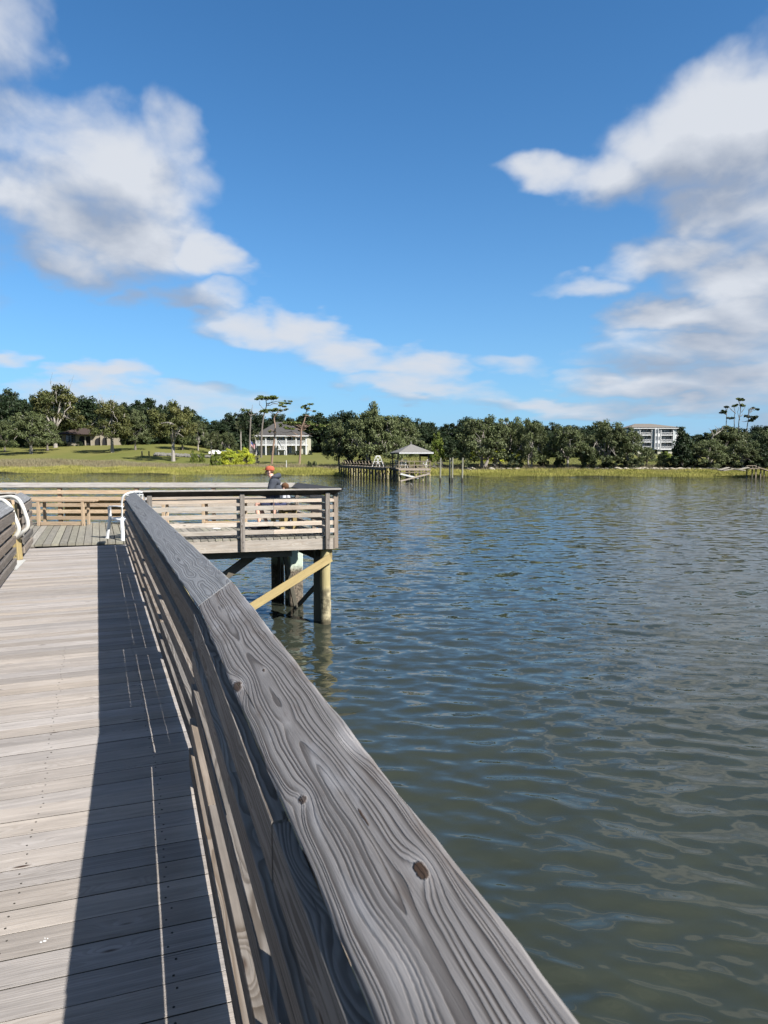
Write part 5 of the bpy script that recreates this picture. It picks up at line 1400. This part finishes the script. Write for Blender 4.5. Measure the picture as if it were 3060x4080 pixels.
oak_proto('forest2', 12, L['dark'], 'bark', hw=3.2, z0=.15, ncl=80, per=100, size=.27, dome=.2)
oak_proto('forest3', 13, L['dark'], 'bark_pale', hw=4.0, z0=.10, ncl=100, per=100, size=.28)
oak_proto('forest4', 14, L['dark'], 'bark', hw=2.6, z0=.35, ncl=70, per=95, size=.25)
oak_proto('bush', 21, L['bush'], 'bark', hw=8.5, z0=.02, ncl=60, per=100, size=.5, trunks=2, rmul=1.4)
oak_proto('bushd', 22, L['dark'], 'bark', hw=7, z0=.02, ncl=60, per=100, size=.5, rmul=1.4)
oak_proto('bushy', 23, L['yellow'], 'bark', hw=9, z0=.02, ncl=90, per=120, size=.42, rmul=1.7)
oak_proto('bushl', 24, L['lime'], 'bark', hw=8, z0=.02, ncl=60, per=100, size=.5, rmul=1.4)
oak_proto('busht', 25, L['moss'], 'bark', hw=8, z0=.02, ncl=50, per=40, size=.5, bare=20)

def tree(key, px, ytop, hwpx, d, label, cat='tree', name='tree', group=None, rz=None, dy=0.0):
    me_t, me_c, hw = PROTO[key]
    X_ = (px - 1530) / F * d
    if d - shore_y(X_) < 17: d = shore_y(X_) + 17 + random.uniform(0, 2.5)
    g = ground_hit(px, d); top = EYE - (ytop - HOR) / F * d; H = max(.4, top - g.z)
    t = thing(name, label, cat, g, rz if rz is not None else random.uniform(0, 6.28), group)
    sx = hwpx / F * d / hw / .97; t.scale = (sx, sx, H / 10.0)
    for nm, me in (('trunk', me_t), ('crown', me_c)):
        o = bpy.data.objects.new(nm, me); COL.objects.link(o); o.parent = t
    return t
GO = 'oaks on the far shore'
for a in [
    ('oak1', 125, 1631, 98, 200, 'rounded grey-green oak with a short pale trunk, alone on the lawn at the far left'),
    ('oak2', 190, 1668, 62, 214, 'oak with a pale trunk just right of the rounded lawn oak'),
    ('oakg', 222, 1538, 105, 228, 'tall golden-topped oak with bare branches, behind the lawn oaks at the far left'),
    ('oak2', 20, 1668, 50, 212, 'dark oak cut off by the left picture edge'),
    ('oakg', 448, 1600, 92, 203, 'brownish oak with a white-painted trunk foot in front of the low beige house'),
    ('oak2', 540, 1622, 60, 212, 'dull green oak right of the low beige house'),
    ('oakg2', 690, 1598, 97, 180, 'golden-topped oak with a tall pale forked trunk near the marsh edge'),
    ('oak2', 728, 1640, 58, 218, 'dull oak behind the golden oak by the marsh edge'),
    ('oak1', 790, 1668, 50, 222, 'low oak in the gap between the golden oak and the palms'),
    ('oak2', 860, 1712, 42, 216, 'small grey-green tree left of the tall cabbage palm'),
    ('oak3', 905, 1716, 40, 214, 'small rounded tree beside the parked cars'),
    ('oak2', 1350, 1665, 62, 155, 'dark spreading tree with bare leaning trunk, left of the largest oak'),
    ('oakbig', 1478, 1607, 128, 152, 'largest spreading live oak, rising behind the dock walkway'),
    ('oak1', 1600, 1652, 92, 160, 'live oak directly behind the pavilion roof'),
    ('oak3', 1925, 1646, 118, 147, 'broad live oak right of the mooring piles'),
    ('oak1', 2030, 1652, 90, 150, 'live oak in the middle of the right-hand row of oaks'),
    ('oak3', 2115, 1658, 74, 139, 'live oak with long arching pale limbs above the shore'),
    ('oak1', 2262, 1684, 88, 130, 'low live oak with a forked pale foot right of the dark shrubs'),
    ('oak3', 2415, 1662, 98, 131, 'tall-crowned live oak with a pale slanting limb, left of the apartment block'),
    ('oak1', 2500, 1690, 74, 128, 'live oak touching the left edge of the apartment block'),
    ('oak2', 2577, 1776, 44, 150, 'low dark oak in front of the apartment block'),
    ('oak3', 2815, 1742, 92, 129, 'low live oak with bright bare limbs right of the apartment block'),
    ('oak1', 2962, 1750, 78, 127, 'live oak behind the broken dock'),
    ('oak2', 2900, 1690, 98, 152, 'tall dark-green oak below the three thin pines'),
    ('oak3', 3058, 1700, 78, 142, 'oak cut off by the right picture edge'),
    ('oak2', 2640, 1800, 26, 140, 'small oak bush at the right corner of the apartment block'),
]:
    tree(*a, group=GO)
random.seed(21)
for a in [
    ('forest2', 2718, 1694, 44, 137, 'dark pointed evergreen hiding the right end of the apartment block'),
    ('forest1', 3010, 1760, 50, 134, 'very dark evergreen under the oak at the right edge'),
    ('bushl', 1742, 1722, 34, 168, 'yellowish-green bushy tree right of the pavilion roof'),
    ('forest2', 1798, 1748, 28, 166, 'dark cone-shaped evergreen behind the paired mooring piles'),
]: tree(*a)
# the wood behind: tops follow the skyline of the photo
SKY = [(-60, 1545), (0, 1540), (60, 1556), (110, 1565), (200, 1560), (300, 1578), (345, 1580), (380, 1600), (435, 1602), (480, 1600), (525, 1588), (570, 1587), (625, 1587), (675, 1590), (745, 1612), (790, 1655),
       (850, 1670), (880, 1664), (915, 1645), (950, 1630), (980, 1621), (1036, 1640), (1100, 1645), (1157, 1641), (1200, 1646), (1240, 1652), (1299, 1629), (1345, 1645), (1395, 1633), (1440, 1640),
       (1500, 1650), (1560, 1650), (1640, 1655), (1672, 1660), (1725, 1680), (1775, 1684), (1836, 1664), (1880, 1655), (1950, 1665), (2030, 1668), (2110, 1672), (2203, 1684), (2260, 1690), (2320, 1688), (2370, 1680), (2430, 1690), (2500, 1720),
       (2700, 1745), (2760, 1735), (2800, 1720), (2850, 1700), (2900, 1690), (2960, 1700), (3000, 1695), (3060, 1690), (3120, 1700)]
sx_ = [a for a, _ in SKY]; sy_ = [b for _, b in SKY]
ORD = ['first', 'second', 'third', 'fourth', 'fifth', 'sixth', 'seventh', 'eighth', 'ninth', 'tenth', 'eleventh', 'twelfth', 'thirteenth', 'fourteenth', 'fifteenth', 'sixteenth', 'seventeenth', 'eighteenth', 'nineteenth', 'twentieth', 'twenty-first', 'twenty-second', 'twenty-third', 'twenty-fourth', 'twenty-fifth', 'twenty-sixth', 'twenty-seventh', 'twenty-eighth', 'twenty-ninth', 'thirtieth']
rr = random.Random(77)
xs_all = []
for row, (d0, lift, step) in enumerate(((262, 0, 46), (244, 26, 52))):
    x = -50 + row * 22
    while x < 3110:
        if not (2470 < x < 2705 and True): xs_all.append((x + rr.uniform(-9, 9), row, d0 + rr.uniform(-9, 9), lift))
        x += step * rr.uniform(.8, 1.25)
def zone(x):
    if x < 760: return ('behind the low beige house and lawn oaks', 0)
    if x < 1350: return ('behind the white-balconied cream house and pines', 1)
    if x < 1800: return ('behind the pavilion and largest oak', 2)
    if x < 2480: return ('behind the right-hand row of oaks', 3)
    return ('right of the apartment block', 4)
cnt = {}
for (x, row, d, lift) in sorted(xs_all):
    zn, zi = zone(x); k = (zi, row); cnt[k] = cnt.get(k, 0) + 1
    ytop = float(np.interp(x, sx_, sy_)) + lift + rr.uniform(-5, 9)
    if x > 1500: d -= 30
    if 1000 < x < 1240: d = max(d, 255)
    if 230 < x < 520: d = max(d, 262)
    key = ('forest1', 'forest2', 'forest3', 'forest4')[rr.choice((0, 0, 1, 2, 2, 3))]
    rown = 'back-row' if row == 0 else 'front-row'
    tree(key, x, ytop, rr.uniform(38, 58), d, f'dark {rown} forest tree {zn}, {ORD[min(29, cnt[k]-1)]} from the left', name='forest_tree', group='dark forest trees on the skyline')
# shrub layer closing the foot of the wood
def understory():
    rng = np.random.default_rng(5); cs = []; rs = []
    for x in np.arange(-60, 3120, 9):
        if 2500 < x < 2690: continue
        for q in range(3):
            d = rng.uniform(236, 258) - (30 if x > 1500 else 0)
            if 1000 < x < 1240 or 230 < x < 520: d = rng.uniform(250, 260)
            g = ground_hit(x + rng.uniform(-5, 5), d); cs.append((g.x, g.y, g.z + rng.uniform(.2, 3.6))); rs.append(rng.uniform(1.0, 1.9))
    me = leaves_mesh('undergrowth', cs, rs, .8, 34, .75, L['dark'], rng)
    o = bpy.data.objects.new('undergrowth', me); COL.objects.link(o)
    setp(o, 'dark leafy undergrowth closing the foot of the forest', 'undergrowth', kind='stuff')
understory()
# bushes
for a in [
    ('bushy', 915, 1790, 46, 166, 'large bright yellow flowering bush at the marsh edge, left half'),
    ('bushy', 975, 1786, 42, 167, 'large bright yellow flowering bush at the marsh edge, right half'),
    ('bushl', 856, 1798, 22, 162, 'dark green leafy bush at the left end of the yellow bushes'),
    ('busht', 1012, 1776, 22, 170, 'reddish-brown weeds at the right end of the yellow bushes'),
    ('bush', 1232, 1834, 11, 153, 'left one of two small round bushes on the lawn edge'),
    ('bush', 1253, 1834, 10, 153, 'right one of two small round bushes on the lawn edge'),
    ('bushd', 1184, 1794, 10, 213, 'small dark round shrub at the foot of the cream house'),
    ('bushd', 1236, 1793, 9, 213, 'shrub at the right corner of the cream house'),
    ('bushd', 252, 1757, 20, 236, 'dark clipped shrub under the windows of the low beige house'),
    ('bushd', 318, 1758, 16, 236, 'dark shrub by the arch of the low beige house'),
    ('bushl', 772, 1795, 16, 178, 'small bright green plant clump at the end of the stone rubble'),
    ('bushl', 775 + 30, 1797, 12, 178, 'small leafy plant right of the bright green clump'),
    ('busht', 1978, 1812, 26, 132, 'twiggy brown bush right of the mooring piles'),
    ('bushd', 1395, 1806, 30, 150, 'dark shrubs under the dark spreading tree'),
    ('bushd', 1450, 1800, 34, 152, 'dark shrub under the largest oak'),
    ('bush', 2045, 1803, 44, 129, 'large grey-green bush at the water side, below the arching limbs'),
    ('bushd', 2167, 1806, 24, 132, 'upright dark shrub standing alone below the oaks'),
    ('bushd', 2232, 1800, 27, 132, 'very dark shrub left of the forked oak'),
    ('bushd', 2350, 1806, 34, 136, 'dark shrub between the forked oak and the tall-crowned oak'),
    ('bushd', 2440, 1810, 44, 134, 'dark shrub under the tall-crowned oak'),
    ('bush', 2515, 1822, 50, 126, 'grey-green bush under the oak left of the apartment block'),
    ('bushl', 2650, 1798, 34, 168, 'bright lime-green bush at the foot of the apartment block'),
    ('bush', 2690, 1812, 50, 126, 'rounded grey-green bush right of the small meadow'),
    ('bush', 2640, 1832, 30, 124, 'low grey-green bush at the right edge of the small meadow'),
    ('bush', 2826, 1838, 26, 123, 'low bush left of the broken dock'),
    ('bushy', 2010, 1792, 62, 172, 'yellow-green flowering thicket seen under the oaks'),
    ('bushy', 1920, 1790, 50, 174, 'yellow-green flowering thicket left of the arching limbs'),
    ('busht', 1750, 1835, 34, 128, 'brownish dry bush right of the pavilion deck'),
    ('bushd', 2760, 1810, 50, 132, 'dark shrub below the pointed evergreen'),
    ('bushd', 2905, 1812, 55, 132, 'dark shrub between the low oak and the broken dock'),
    ('bushd', 3030, 1815, 50, 132, 'dark shrub at the right picture edge'),
]: tree(*a, cat='bush', name='bush', group='bushes along the far shore')

# individually shaped pines
def custom_pine(label, d, trunks, clumps, leafm, barkm, limbs=(), group=None, name='pine_tree', base=None, per=80, size=.26, flat=.34):
    bx, by = base; g = ground_hit(bx, d)
    t = thing(name, label, 'tree', g, 0, group)
    def W_(x, y, off=0.0): return Vector(((x - 1530) / F * d - g.x, off, EYE - (y - HOR) / F * d - g.z))
    tb = MB(); r2 = random.Random(int(bx))
    allp = []
    for tk in trunks:
        pts = [W_(x, y, r2.uniform(-.3, .3) if k else 0) for k, (x, y, _) in enumerate(tk)]; rad = [q for _, _, q in tk]
        if tk[0][1] == by: pts[0].z = -.5
        sm = smooth_path(pts, 4); rd = list(np.interp(np.linspace(0, len(rad) - 1, len(sm)), range(len(rad)), rad))
        tb.tube(sm, rd, 7, cap=False); allp += sm[2:]
    cs = []; rs = []; rng = np.random.default_rng(int(bx))
    for (x, y, rx, ry) in clumps:
        c = W_(x, y, r2.uniform(-.8, .8)); ax = rx / F * d; az = ry / F * d
        st = min(allp, key=lambda p: (p - c).length + max(0, p.z - c.z) * 2)
        tb.tube(limb(st, c, r2, .05, 4, .16), [.11, .085, .065, .045, .02], 5, cap=False)
        n = max(3, int(ax * 4))
        for _ in range(n):
            a = r2.uniform(0, 6.28); q = math.sqrt(r2.random())
            p = c + Vector((math.cos(a) * q * ax, math.sin(a) * q * ax * .8, r2.uniform(-.5, .8) * az * (1 - .5 * q)))
            cs.append(tuple(p)); rs.append(max(.3, min(.75, ax * .36)) * r2.uniform(.6, 1.2))
            if r2.random() < .5: tb.tube(limb(c, p, r2, 0, 2, .1), [.04, .03, .012], 4, cap=False)
    for lm in limbs:
        pts = [W_(x, y, r2.uniform(-.4, .4)) for x, y in lm]; tb.tube(pts, list(np.linspace(.10, .02, len(pts))), 5, cap=False)
    tb.build('trunk', M[barkm], t)
    if cs:
        me = leaves_mesh('crown', cs, rs, flat, per, size, leafm, rng, up_bias=.8); o = bpy.data.objects.new('crown', me); COL.objects.link(o); o.parent = t
    return t
def z2(x, y): return 750 + x / 2.552, 1500 + y / 2.552
def z5(x, y): return 2450 + x / 2.72, 1550 + y / 2.72
def tk(fn, *p): return [(*fn(x, y), r) for x, y, r in p]
def cl(fn, s, *p): return [(*fn(x, y), rx / s, ry / s) for x, y, rx, ry in p]
custom_pine('tall flat-topped pine, highest against the sky, in front of the cream house', 196,
    [tk(z2, (745, 765, .30), (752, 600, .26), (770, 440, .22), (790, 360, .17), (805, 300, .13), (800, 240, .08))],
    cl(z2, 2.552, (770, 225, 75, 22), (850, 225, 85, 26), (905, 235, 60, 24), (730, 235, 40, 14), (985, 275, 55, 22), (1020, 255, 35, 16), (945, 295, 35, 14), (770, 365, 50, 16)),
    L['pine'], 'bark', [[z2(770, 330), z2(735, 290), z2(738, 250)], [z2(805, 310), z2(850, 270), z2(880, 250)]], base=z2(745, 765))
custom_pine('leaning pine with a crooked reddish trunk crossing the front of the cream house', 166,
    [tk(z2, (848, 870, .26), (868, 740, .22), (885, 600, .19), (890, 500, .16), (880, 430, .13), (905, 390, .09))],
    cl(z2, 2.552, (850, 355, 70, 22), (930, 350, 60, 26), (985, 345, 40, 22), (800, 350, 40, 14), (960, 310, 40, 16), (860, 560, 30, 22)),
    L['pine'], 'bark_red', [[z2(885, 560), z2(840, 540), z2(835, 560)]], base=z2(848, 870))
custom_pine('dead-topped slender pine with bare limbs, left of the cream house', 194,
    [tk(z2, (628, 760, .28), (630, 640, .24), (642, 480, .20), (645, 400, .15), (658, 350, .10), (663, 295, .04))],
    cl(z2, 2.552, (600, 350, 40, 22)), L['pine'], 'bark', [[z2(640, 400), z2(620, 370), z2(600, 360)], [z2(645, 400), z2(690, 390), z2(705, 385)], [z2(640, 470), z2(615, 450)], [z2(650, 370), z2(635, 345)]], base=z2(628, 760), per=50)
custom_pine('pine with wide low boughs and a small tufted top, right of the balcony stair', 165,
    [tk(z2, (1130, 865, .27), (1142, 760, .23), (1150, 640, .20), (1158, 530, .17), (1185, 460, .14), (1200, 400, .10), (1210, 350, .05))],
    cl(z2, 2.552, (1180, 325, 35, 16), (1215, 305, 40, 14), (1260, 290, 38, 14), (1240, 335, 30, 14), (1295, 355, 28, 10), (1010, 480, 60, 20), (960, 500, 40, 24), (1060, 490, 60, 24), (1110, 480, 50, 22), (1040, 530, 60, 22), (1230, 480, 60, 22),
        (1290, 500, 60, 22), (1350, 510, 50, 18), (1220, 520, 55, 22), (1290, 545, 60, 22), (1180, 555, 50, 14), (1405, 500, 45, 14)),
    L['pine'], 'bark_red', [[z2(1150, 620), z2(1000, 600), z2(930, 590)], [z2(1155, 600), z2(1240, 585), z2(1340, 570)], [z2(1170, 480), z2(1135, 500)], [z2(1200, 400), z2(1250, 410), z2(1265, 395)],
       [z2(1120, 600), z2(1050, 560), z2(990, 575), z2(940, 560)]], base=z2(1130, 865), per=60)
G3 = 'thin flat-topped pines on the right skyline'
custom_pine('middle and tallest of the three thin pines on the right skyline', 168,
    [tk(z5, (1300, 700, .14), (1320, 480, .12), (1322, 370, .10), (1335, 260, .08), (1320, 190, .09), (1300, 140, .05)), tk(z5, (1280, 500, .09), (1272, 340, .08), (1275, 250, .06), (1260, 200, .06))],
    cl(z5, 2.72, (1298, 118, 48, 10), (1320, 132, 34, 8), (1335, 178, 40, 9), (1355, 188, 22, 7), (1255, 192, 18, 6)), L['pine'], 'bark',
    [[z5(1275, 270), z5(1230, 220), z5(1205, 200)], [z5(1330, 300), z5(1370, 270)], [z5(1335, 260), z5(1375, 200)], [z5(1322, 340), z5(1300, 260), z5(1310, 200)]], G3, base=z5(1300, 700), per=60, size=.28)
custom_pine('leftmost of the three thin pines on the right skyline, with two small tufts', 166,
    [tk(z5, (1190, 700, .12), (1185, 420, .09), (1178, 300, .07), (1180, 240, .08), (1172, 205, .05))],
    cl(z5, 2.72, (1135, 248, 30, 10), (1125, 266, 30, 9), (1160, 262, 20, 9), (1172, 200, 22, 8), (1205, 322, 55, 14)), L['dark'], 'bark', [[z5(1178, 280), z5(1140, 262)], [z5(1180, 230), z5(1200, 212)]], G3, base=z5(1190, 700), per=60, size=.28)
custom_pine('rightmost of the three thin pines on the right skyline', 166,
    [tk(z5, (1400, 700, .12), (1410, 450, .10), (1412, 340, .08), (1425, 260, .10), (1430, 210, .05))],
    cl(z5, 2.72, (1455, 310, 62, 16), (1480, 330, 45, 12), (1400, 295, 24, 9), (1482, 210, 12, 5), (1505, 226, 12, 5), (1430, 350, 40, 12)), L['dark'], 'bark',
    [[z5(1425, 265), z5(1460, 240), z5(1510, 225)], [z5(1430, 250), z5(1460, 225), z5(1480, 212)], [z5(1412, 350), z5(1380, 358), z5(1345, 355)], [z5(1415, 250), z5(1410, 210)]], G3, base=z5(1400, 700), per=60, size=.28)
custom_pine('bleached bare-limbed snag right of the apartment block', 140,
    [tk(z5, (1000, 760, .12), (1030, 560, .12), (1080, 490, .10), (1140, 450, .07), (1150, 410, .07))], [], L['moss'], 'bark_pale',
    [[z5(1050, 510), z5(1020, 450), z5(1000, 430)], [z5(1080, 490), z5(1095, 430), z5(1060, 400)], [z5(1110, 470), z5(1105, 420)], [z5(1130, 455), z5(1160, 430)]], base=z5(1000, 760), name='dead_tree')

def palm(label, px, ytop, d, r=1.5, boot=False):
    g = ground_hit(px, d); H = EYE - (ytop - HOR) / F * d - g.z
    t = thing('palm_tree', label, 'palm', g, random.uniform(0, 6), 'cabbage palms near the cream house')
    tb = MB(); tb.tube([(0, 0, -.4), (.08, 0, H * .3), (0, .05, H * .65), (.05, 0, H - r * .7)], [.24, .19, .18, .22], 8)
    tb.build('trunk', M['bark_pale'], t)
    rng = random.Random(int(px)); fr = MB(); top = Vector((.05, 0, H - r * .6))
    for i in range(34):
        th = rng.uniform(0, 6.28); el = rng.uniform(-1.1, 1.3); dr = Vector((math.cos(th) * math.cos(el), math.sin(th) * math.cos(el), math.sin(el)))
        c = top + dr * r * .55; s = dr.cross(Vector((0, 0, 1))).normalized(); u = s.cross(dr)
        for k in range(11):                      # fan of leaflets
            a = -1.15 + 2.3 * k / 10; tip = c + (dr * math.cos(a) + s * math.sin(a)) * r * .55 + Vector((0, 0, -.18 * r))
            w = s * .05 * math.cos(a) + u * .05
            b = len(fr.v); fr.v += [c - w, tip, c + w]; fr.face((b, b + 1, b + 2), [(0, 0)] * 3, (rng.random(), rng.random(), 0))
        b = len(fr.v); fr.v += [top, c - s * .03, c + s * .03]; fr.face((b, b + 1, b + 2), [(0, 0)] * 3, (.3, .3, 0))
    fr.build('fronds', L['palm'], t)
palm('tall cabbage palm with a bare pale trunk left of the dead-topped pine', 960, 1676, 200, 1.9)
palm('short cabbage palm at the left corner of the cream house', 1018, 1722, 205, 1.6)
palm('low palm beside the parked cars, left of the yellow bushes', 843, 1730, 196, 2.4)

# marsh grass
def marsh():
    rng = np.random.default_rng(3)
    def blades(name, n, s0, s1, h0, h1, w, mat, xa, xb, dark_foot, dens_edge=False):
        x = rng.uniform(xa, xb, n); s = s0 + (s1 - s0) * (rng.random(n) ** (1.3 if dens_edge else 1.0))
        sh = np.interp(x, SHX, SHY); y = sh + s + (1.2 * np.sin(x * .21) + .7 * np.sin(x * .53 + 1)) * (s < 10)
        z = np.array([ground_z(a, b) for a, b in zip(x, y)])
        h = (h0 + (h1 - h0) * rng.random(n)) * (.8 + .3 * np.sin(x * .35 + 2 * np.sin(x * .11)) * np.sin(y * .3)) * np.clip(.55 + s / 8, .5, 1) * np.interp(x, [-20, 10], [1.0, .78])
        lean = rng.normal(size=(n, 2)) * .16; th = rng.uniform(0, math.pi, n); ww = w * (.6 + .8 * rng.random(n))
        B0 = np.stack([x - np.cos(th) * ww, y - np.sin(th) * ww, z], 1); B1 = np.stack([x + np.cos(th) * ww, y + np.sin(th) * ww, z], 1)
        M0 = np.stack([x - np.cos(th) * ww * .8 + lean[:, 0] * h * .3, y - np.sin(th) * ww * .8, z + h * .5], 1); M1 = np.stack([x + np.cos(th) * ww * .8 + lean[:, 0] * h * .3, y + np.sin(th) * ww * .8, z + h * .5], 1)
        T = np.stack([x + lean[:, 0] * h, y + lean[:, 1] * h, z + h], 1)
        V = np.stack([B0, B1, M1, M0, T], 1).reshape(-1, 3)
        i = np.arange(n)[:, None] * 5
        q = (i + np.array([[0, 1, 2, 3]])).ravel(); tt = (i + np.array([[3, 2, 4]])).ravel()
        me = bpy.data.meshes.new(name); me.vertices.add(5 * n); me.vertices.foreach_set('co', V.astype(np.float32).ravel())
        me.loops.add(7 * n); li = np.concatenate([q, tt]).astype(np.int32); me.loops.foreach_set('vertex_index', li)
        me.polygons.add(2 * n); me.polygons.foreach_set('loop_start', np.concatenate([np.arange(0, 4 * n, 4), 4 * n + np.arange(0, 3 * n, 3)]).astype(np.int32)); me.update(calc_edges=True)
        big = .5 + .5 * np.sin(x * .5 + np.sin(y * .7) * 2 + 1.7 * np.sin(x * .17))
        A = np.stack([.3 * rng.random(n) + .7 * big * rng.random(n), rng.random(n) * .6 + .4 * big, rng.random(n), np.ones(n)], 1)
        A5 = np.repeat(A, 5, axis=0).reshape(n, 5, 4)
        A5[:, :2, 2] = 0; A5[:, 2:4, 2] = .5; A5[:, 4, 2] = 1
        ca = me.color_attributes.new('tint', 'FLOAT_COLOR', 'POINT'); ca.data.foreach_set('color', A5.astype(np.float32).ravel())
        me.materials.append(mat); o = bpy.data.objects.new(name, me); COL.objects.link(o); return o
    # tidal mud stains the lower stems
    m, t = newmat('marsh_grass'); at = t.n('ShaderNodeAttribute', attribute_name='tint'); tint = t.sep(at.outputs['Vector'])
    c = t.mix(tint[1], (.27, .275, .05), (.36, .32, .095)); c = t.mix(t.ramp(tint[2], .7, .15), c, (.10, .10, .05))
    k = t.m('MULTIPLY_ADD', tint[0], .45, .72); c = t.mix(1.0, c, t.xyz(k, k, k), 'MULTIPLY'); t.finish(c, .7, .2, trans=.25)
    setp(blades('marsh_grass', 120000, .2, 14.5, .75, 1.15, .030, m, -105, 95, True, True), 'yellow-green marsh grass along the waterline', 'marsh grass', kind='stuff')
    setp(blades('dry_reeds', 60000, 13.5, 25, .45, 1.1, .035, L['reed'], -110, 100, False), 'dry brownish reeds and scrub between marsh and lawn', 'reeds', kind='stuff')
    lm = leaf_mat('lawn_tufts', (.12, .14, .035), (.19, .17, .06), .2, .25)
    setp(blades('rough_meadow_grass', 40000, 25, 75, .06, .22, .07, lm, -8, 110, False), 'rough meadow grass on the lawn slope', 'grass', kind='stuff')
marsh()

# stones along the right bank
rr = random.Random(31); protoR = []
for k in range(5):
    mb = MB(); mb.blob((0, 0, 0), .5, (1.3, .8, .5), 2, .16, seed=k + 40); protoR.append(mb)
first = {}
spots = [(1860 + rr.uniform(0, 40), 1869, 143) for _ in range(5)] + [(x + rr.uniform(-5, 5), 1871, (shore_y((x - 1530) / F * 138) + 16.5)) for x in range(2340, 2860, 14)] + [(x, 1871, 141) for x in (1960, 1985, 2003, 2030, 2062, 1873)]
for i, (px, py, d) in enumerate(spots):
    k = i % 5
    if k not in first: o = protoR[k].build('boulder', M['rock'], None); first[k] = o
    else: o = first[k].copy(); COL.objects.link(o)
    p = at_d(px, py, d); p.z = ground_z(p.x, d) + .30
    o.location = p; s = rr.uniform(.5, 1.25); o.scale = (s * 1.3, s, s * .85); o.rotation_euler = (rr.uniform(-.3, .3), rr.uniform(-.3, .3), rr.uniform(0, 6))
    setp(o, 'pale boulder in the line of rocks along the marsh edge', 'boulder', 'pale boulders along the far bank')
# grey rubble bank left of the yellow bush
rb = MB()
for k in range(420):
    px = rr.uniform(618, 840); g = ground_hit(px, 196 + rr.uniform(-3, 3)); rb.blob(g + Vector((0, 0, .25)), rr.uniform(.25, .6), (1.2, 1, .7), 1, .2, seed=k)
o = rb.build('stone_rubble', M['stucco'] if 0 else plain('grey_rubble', (.12, .115, .10), .95, .2, .3, 3)); setp(o, 'grey broken stone rubble heaped along the lawn left of the yellow bushes', 'rubble', kind='stuff')
# small posts and stake
for px, lb in ((566, 'left one of two short dark posts on the lawn'), (594, 'right one of two short dark posts on the lawn')):
    g = ground_hit(px, 190); o = MB().bar((0, 0, -.3), (0, 0, 1.5), .28, .28, up=(0, 1, 0)).build('lawn_post', M['dark_wood']); o.location = g; setp(o, lb, 'post', 'short posts on the lawn')
g = ground_hit(1141, 150); st = MB().bar((0, 0, -.4), (0, 0, 2.0), .11, .11, up=(0, 1, 0)).build('marker_stake', M['white']); st.location = g; setp(st, 'thin white stake standing in the dry reeds above the seated man', 'stake')
# parked cars by the trees
def car(label, px, d, col, rz):
    g = ground_hit(px, d); t = thing('parked_car', label, 'car', g, rz, 'cars parked by the trees')
    b = MB(); side = [(-2.2, .35), (2.2, .35), (2.25, .75), (1.9, .95), (1.1, 1.0), (.55, 1.45), (-1.2, 1.48), (-1.9, 1.05), (-2.25, .95)]
    n = len(side); k = len(b.v)
    for y in (-.85, .85):
        for p in side: b.v.append(V3(p[0], y * (.82 if p[1] > 1.2 else 1), p[1]))
    b.face([k + i for i in range(n)], [(0, 0)] * n, (.5,) * 3); b.face([k + n + i for i in range(n)][::-1], [(0, 0)] * n, (.5,) * 3)
    for i in range(n): j = (i + 1) % n; b.face((k + i, k + j, k + n + j, k + n + i), [(0, 0)] * 4, (.5,) * 3)
    b.build('body', col, t)
    w = MB(); w.box((-.35, 0, 1.22), (1.7, 1.56, .32), ch=.02); w.build('windows', M['glass'], t)
    for x in (-1.4, 1.4):
        for y in (-.82, .82): wh = MB().tube([V3(x, y - .1, .33), V3(x, y + .1, .33)], .33, 12).build('wheel', M['black'], t)
car('white car parked under the low palm', 862, 208, M['white'], .3)
car('silver car parked behind the yellow bushes', 897, 208, plain('silver_paint', (.45, .47, .50), .3, .5, .05), 2.6)
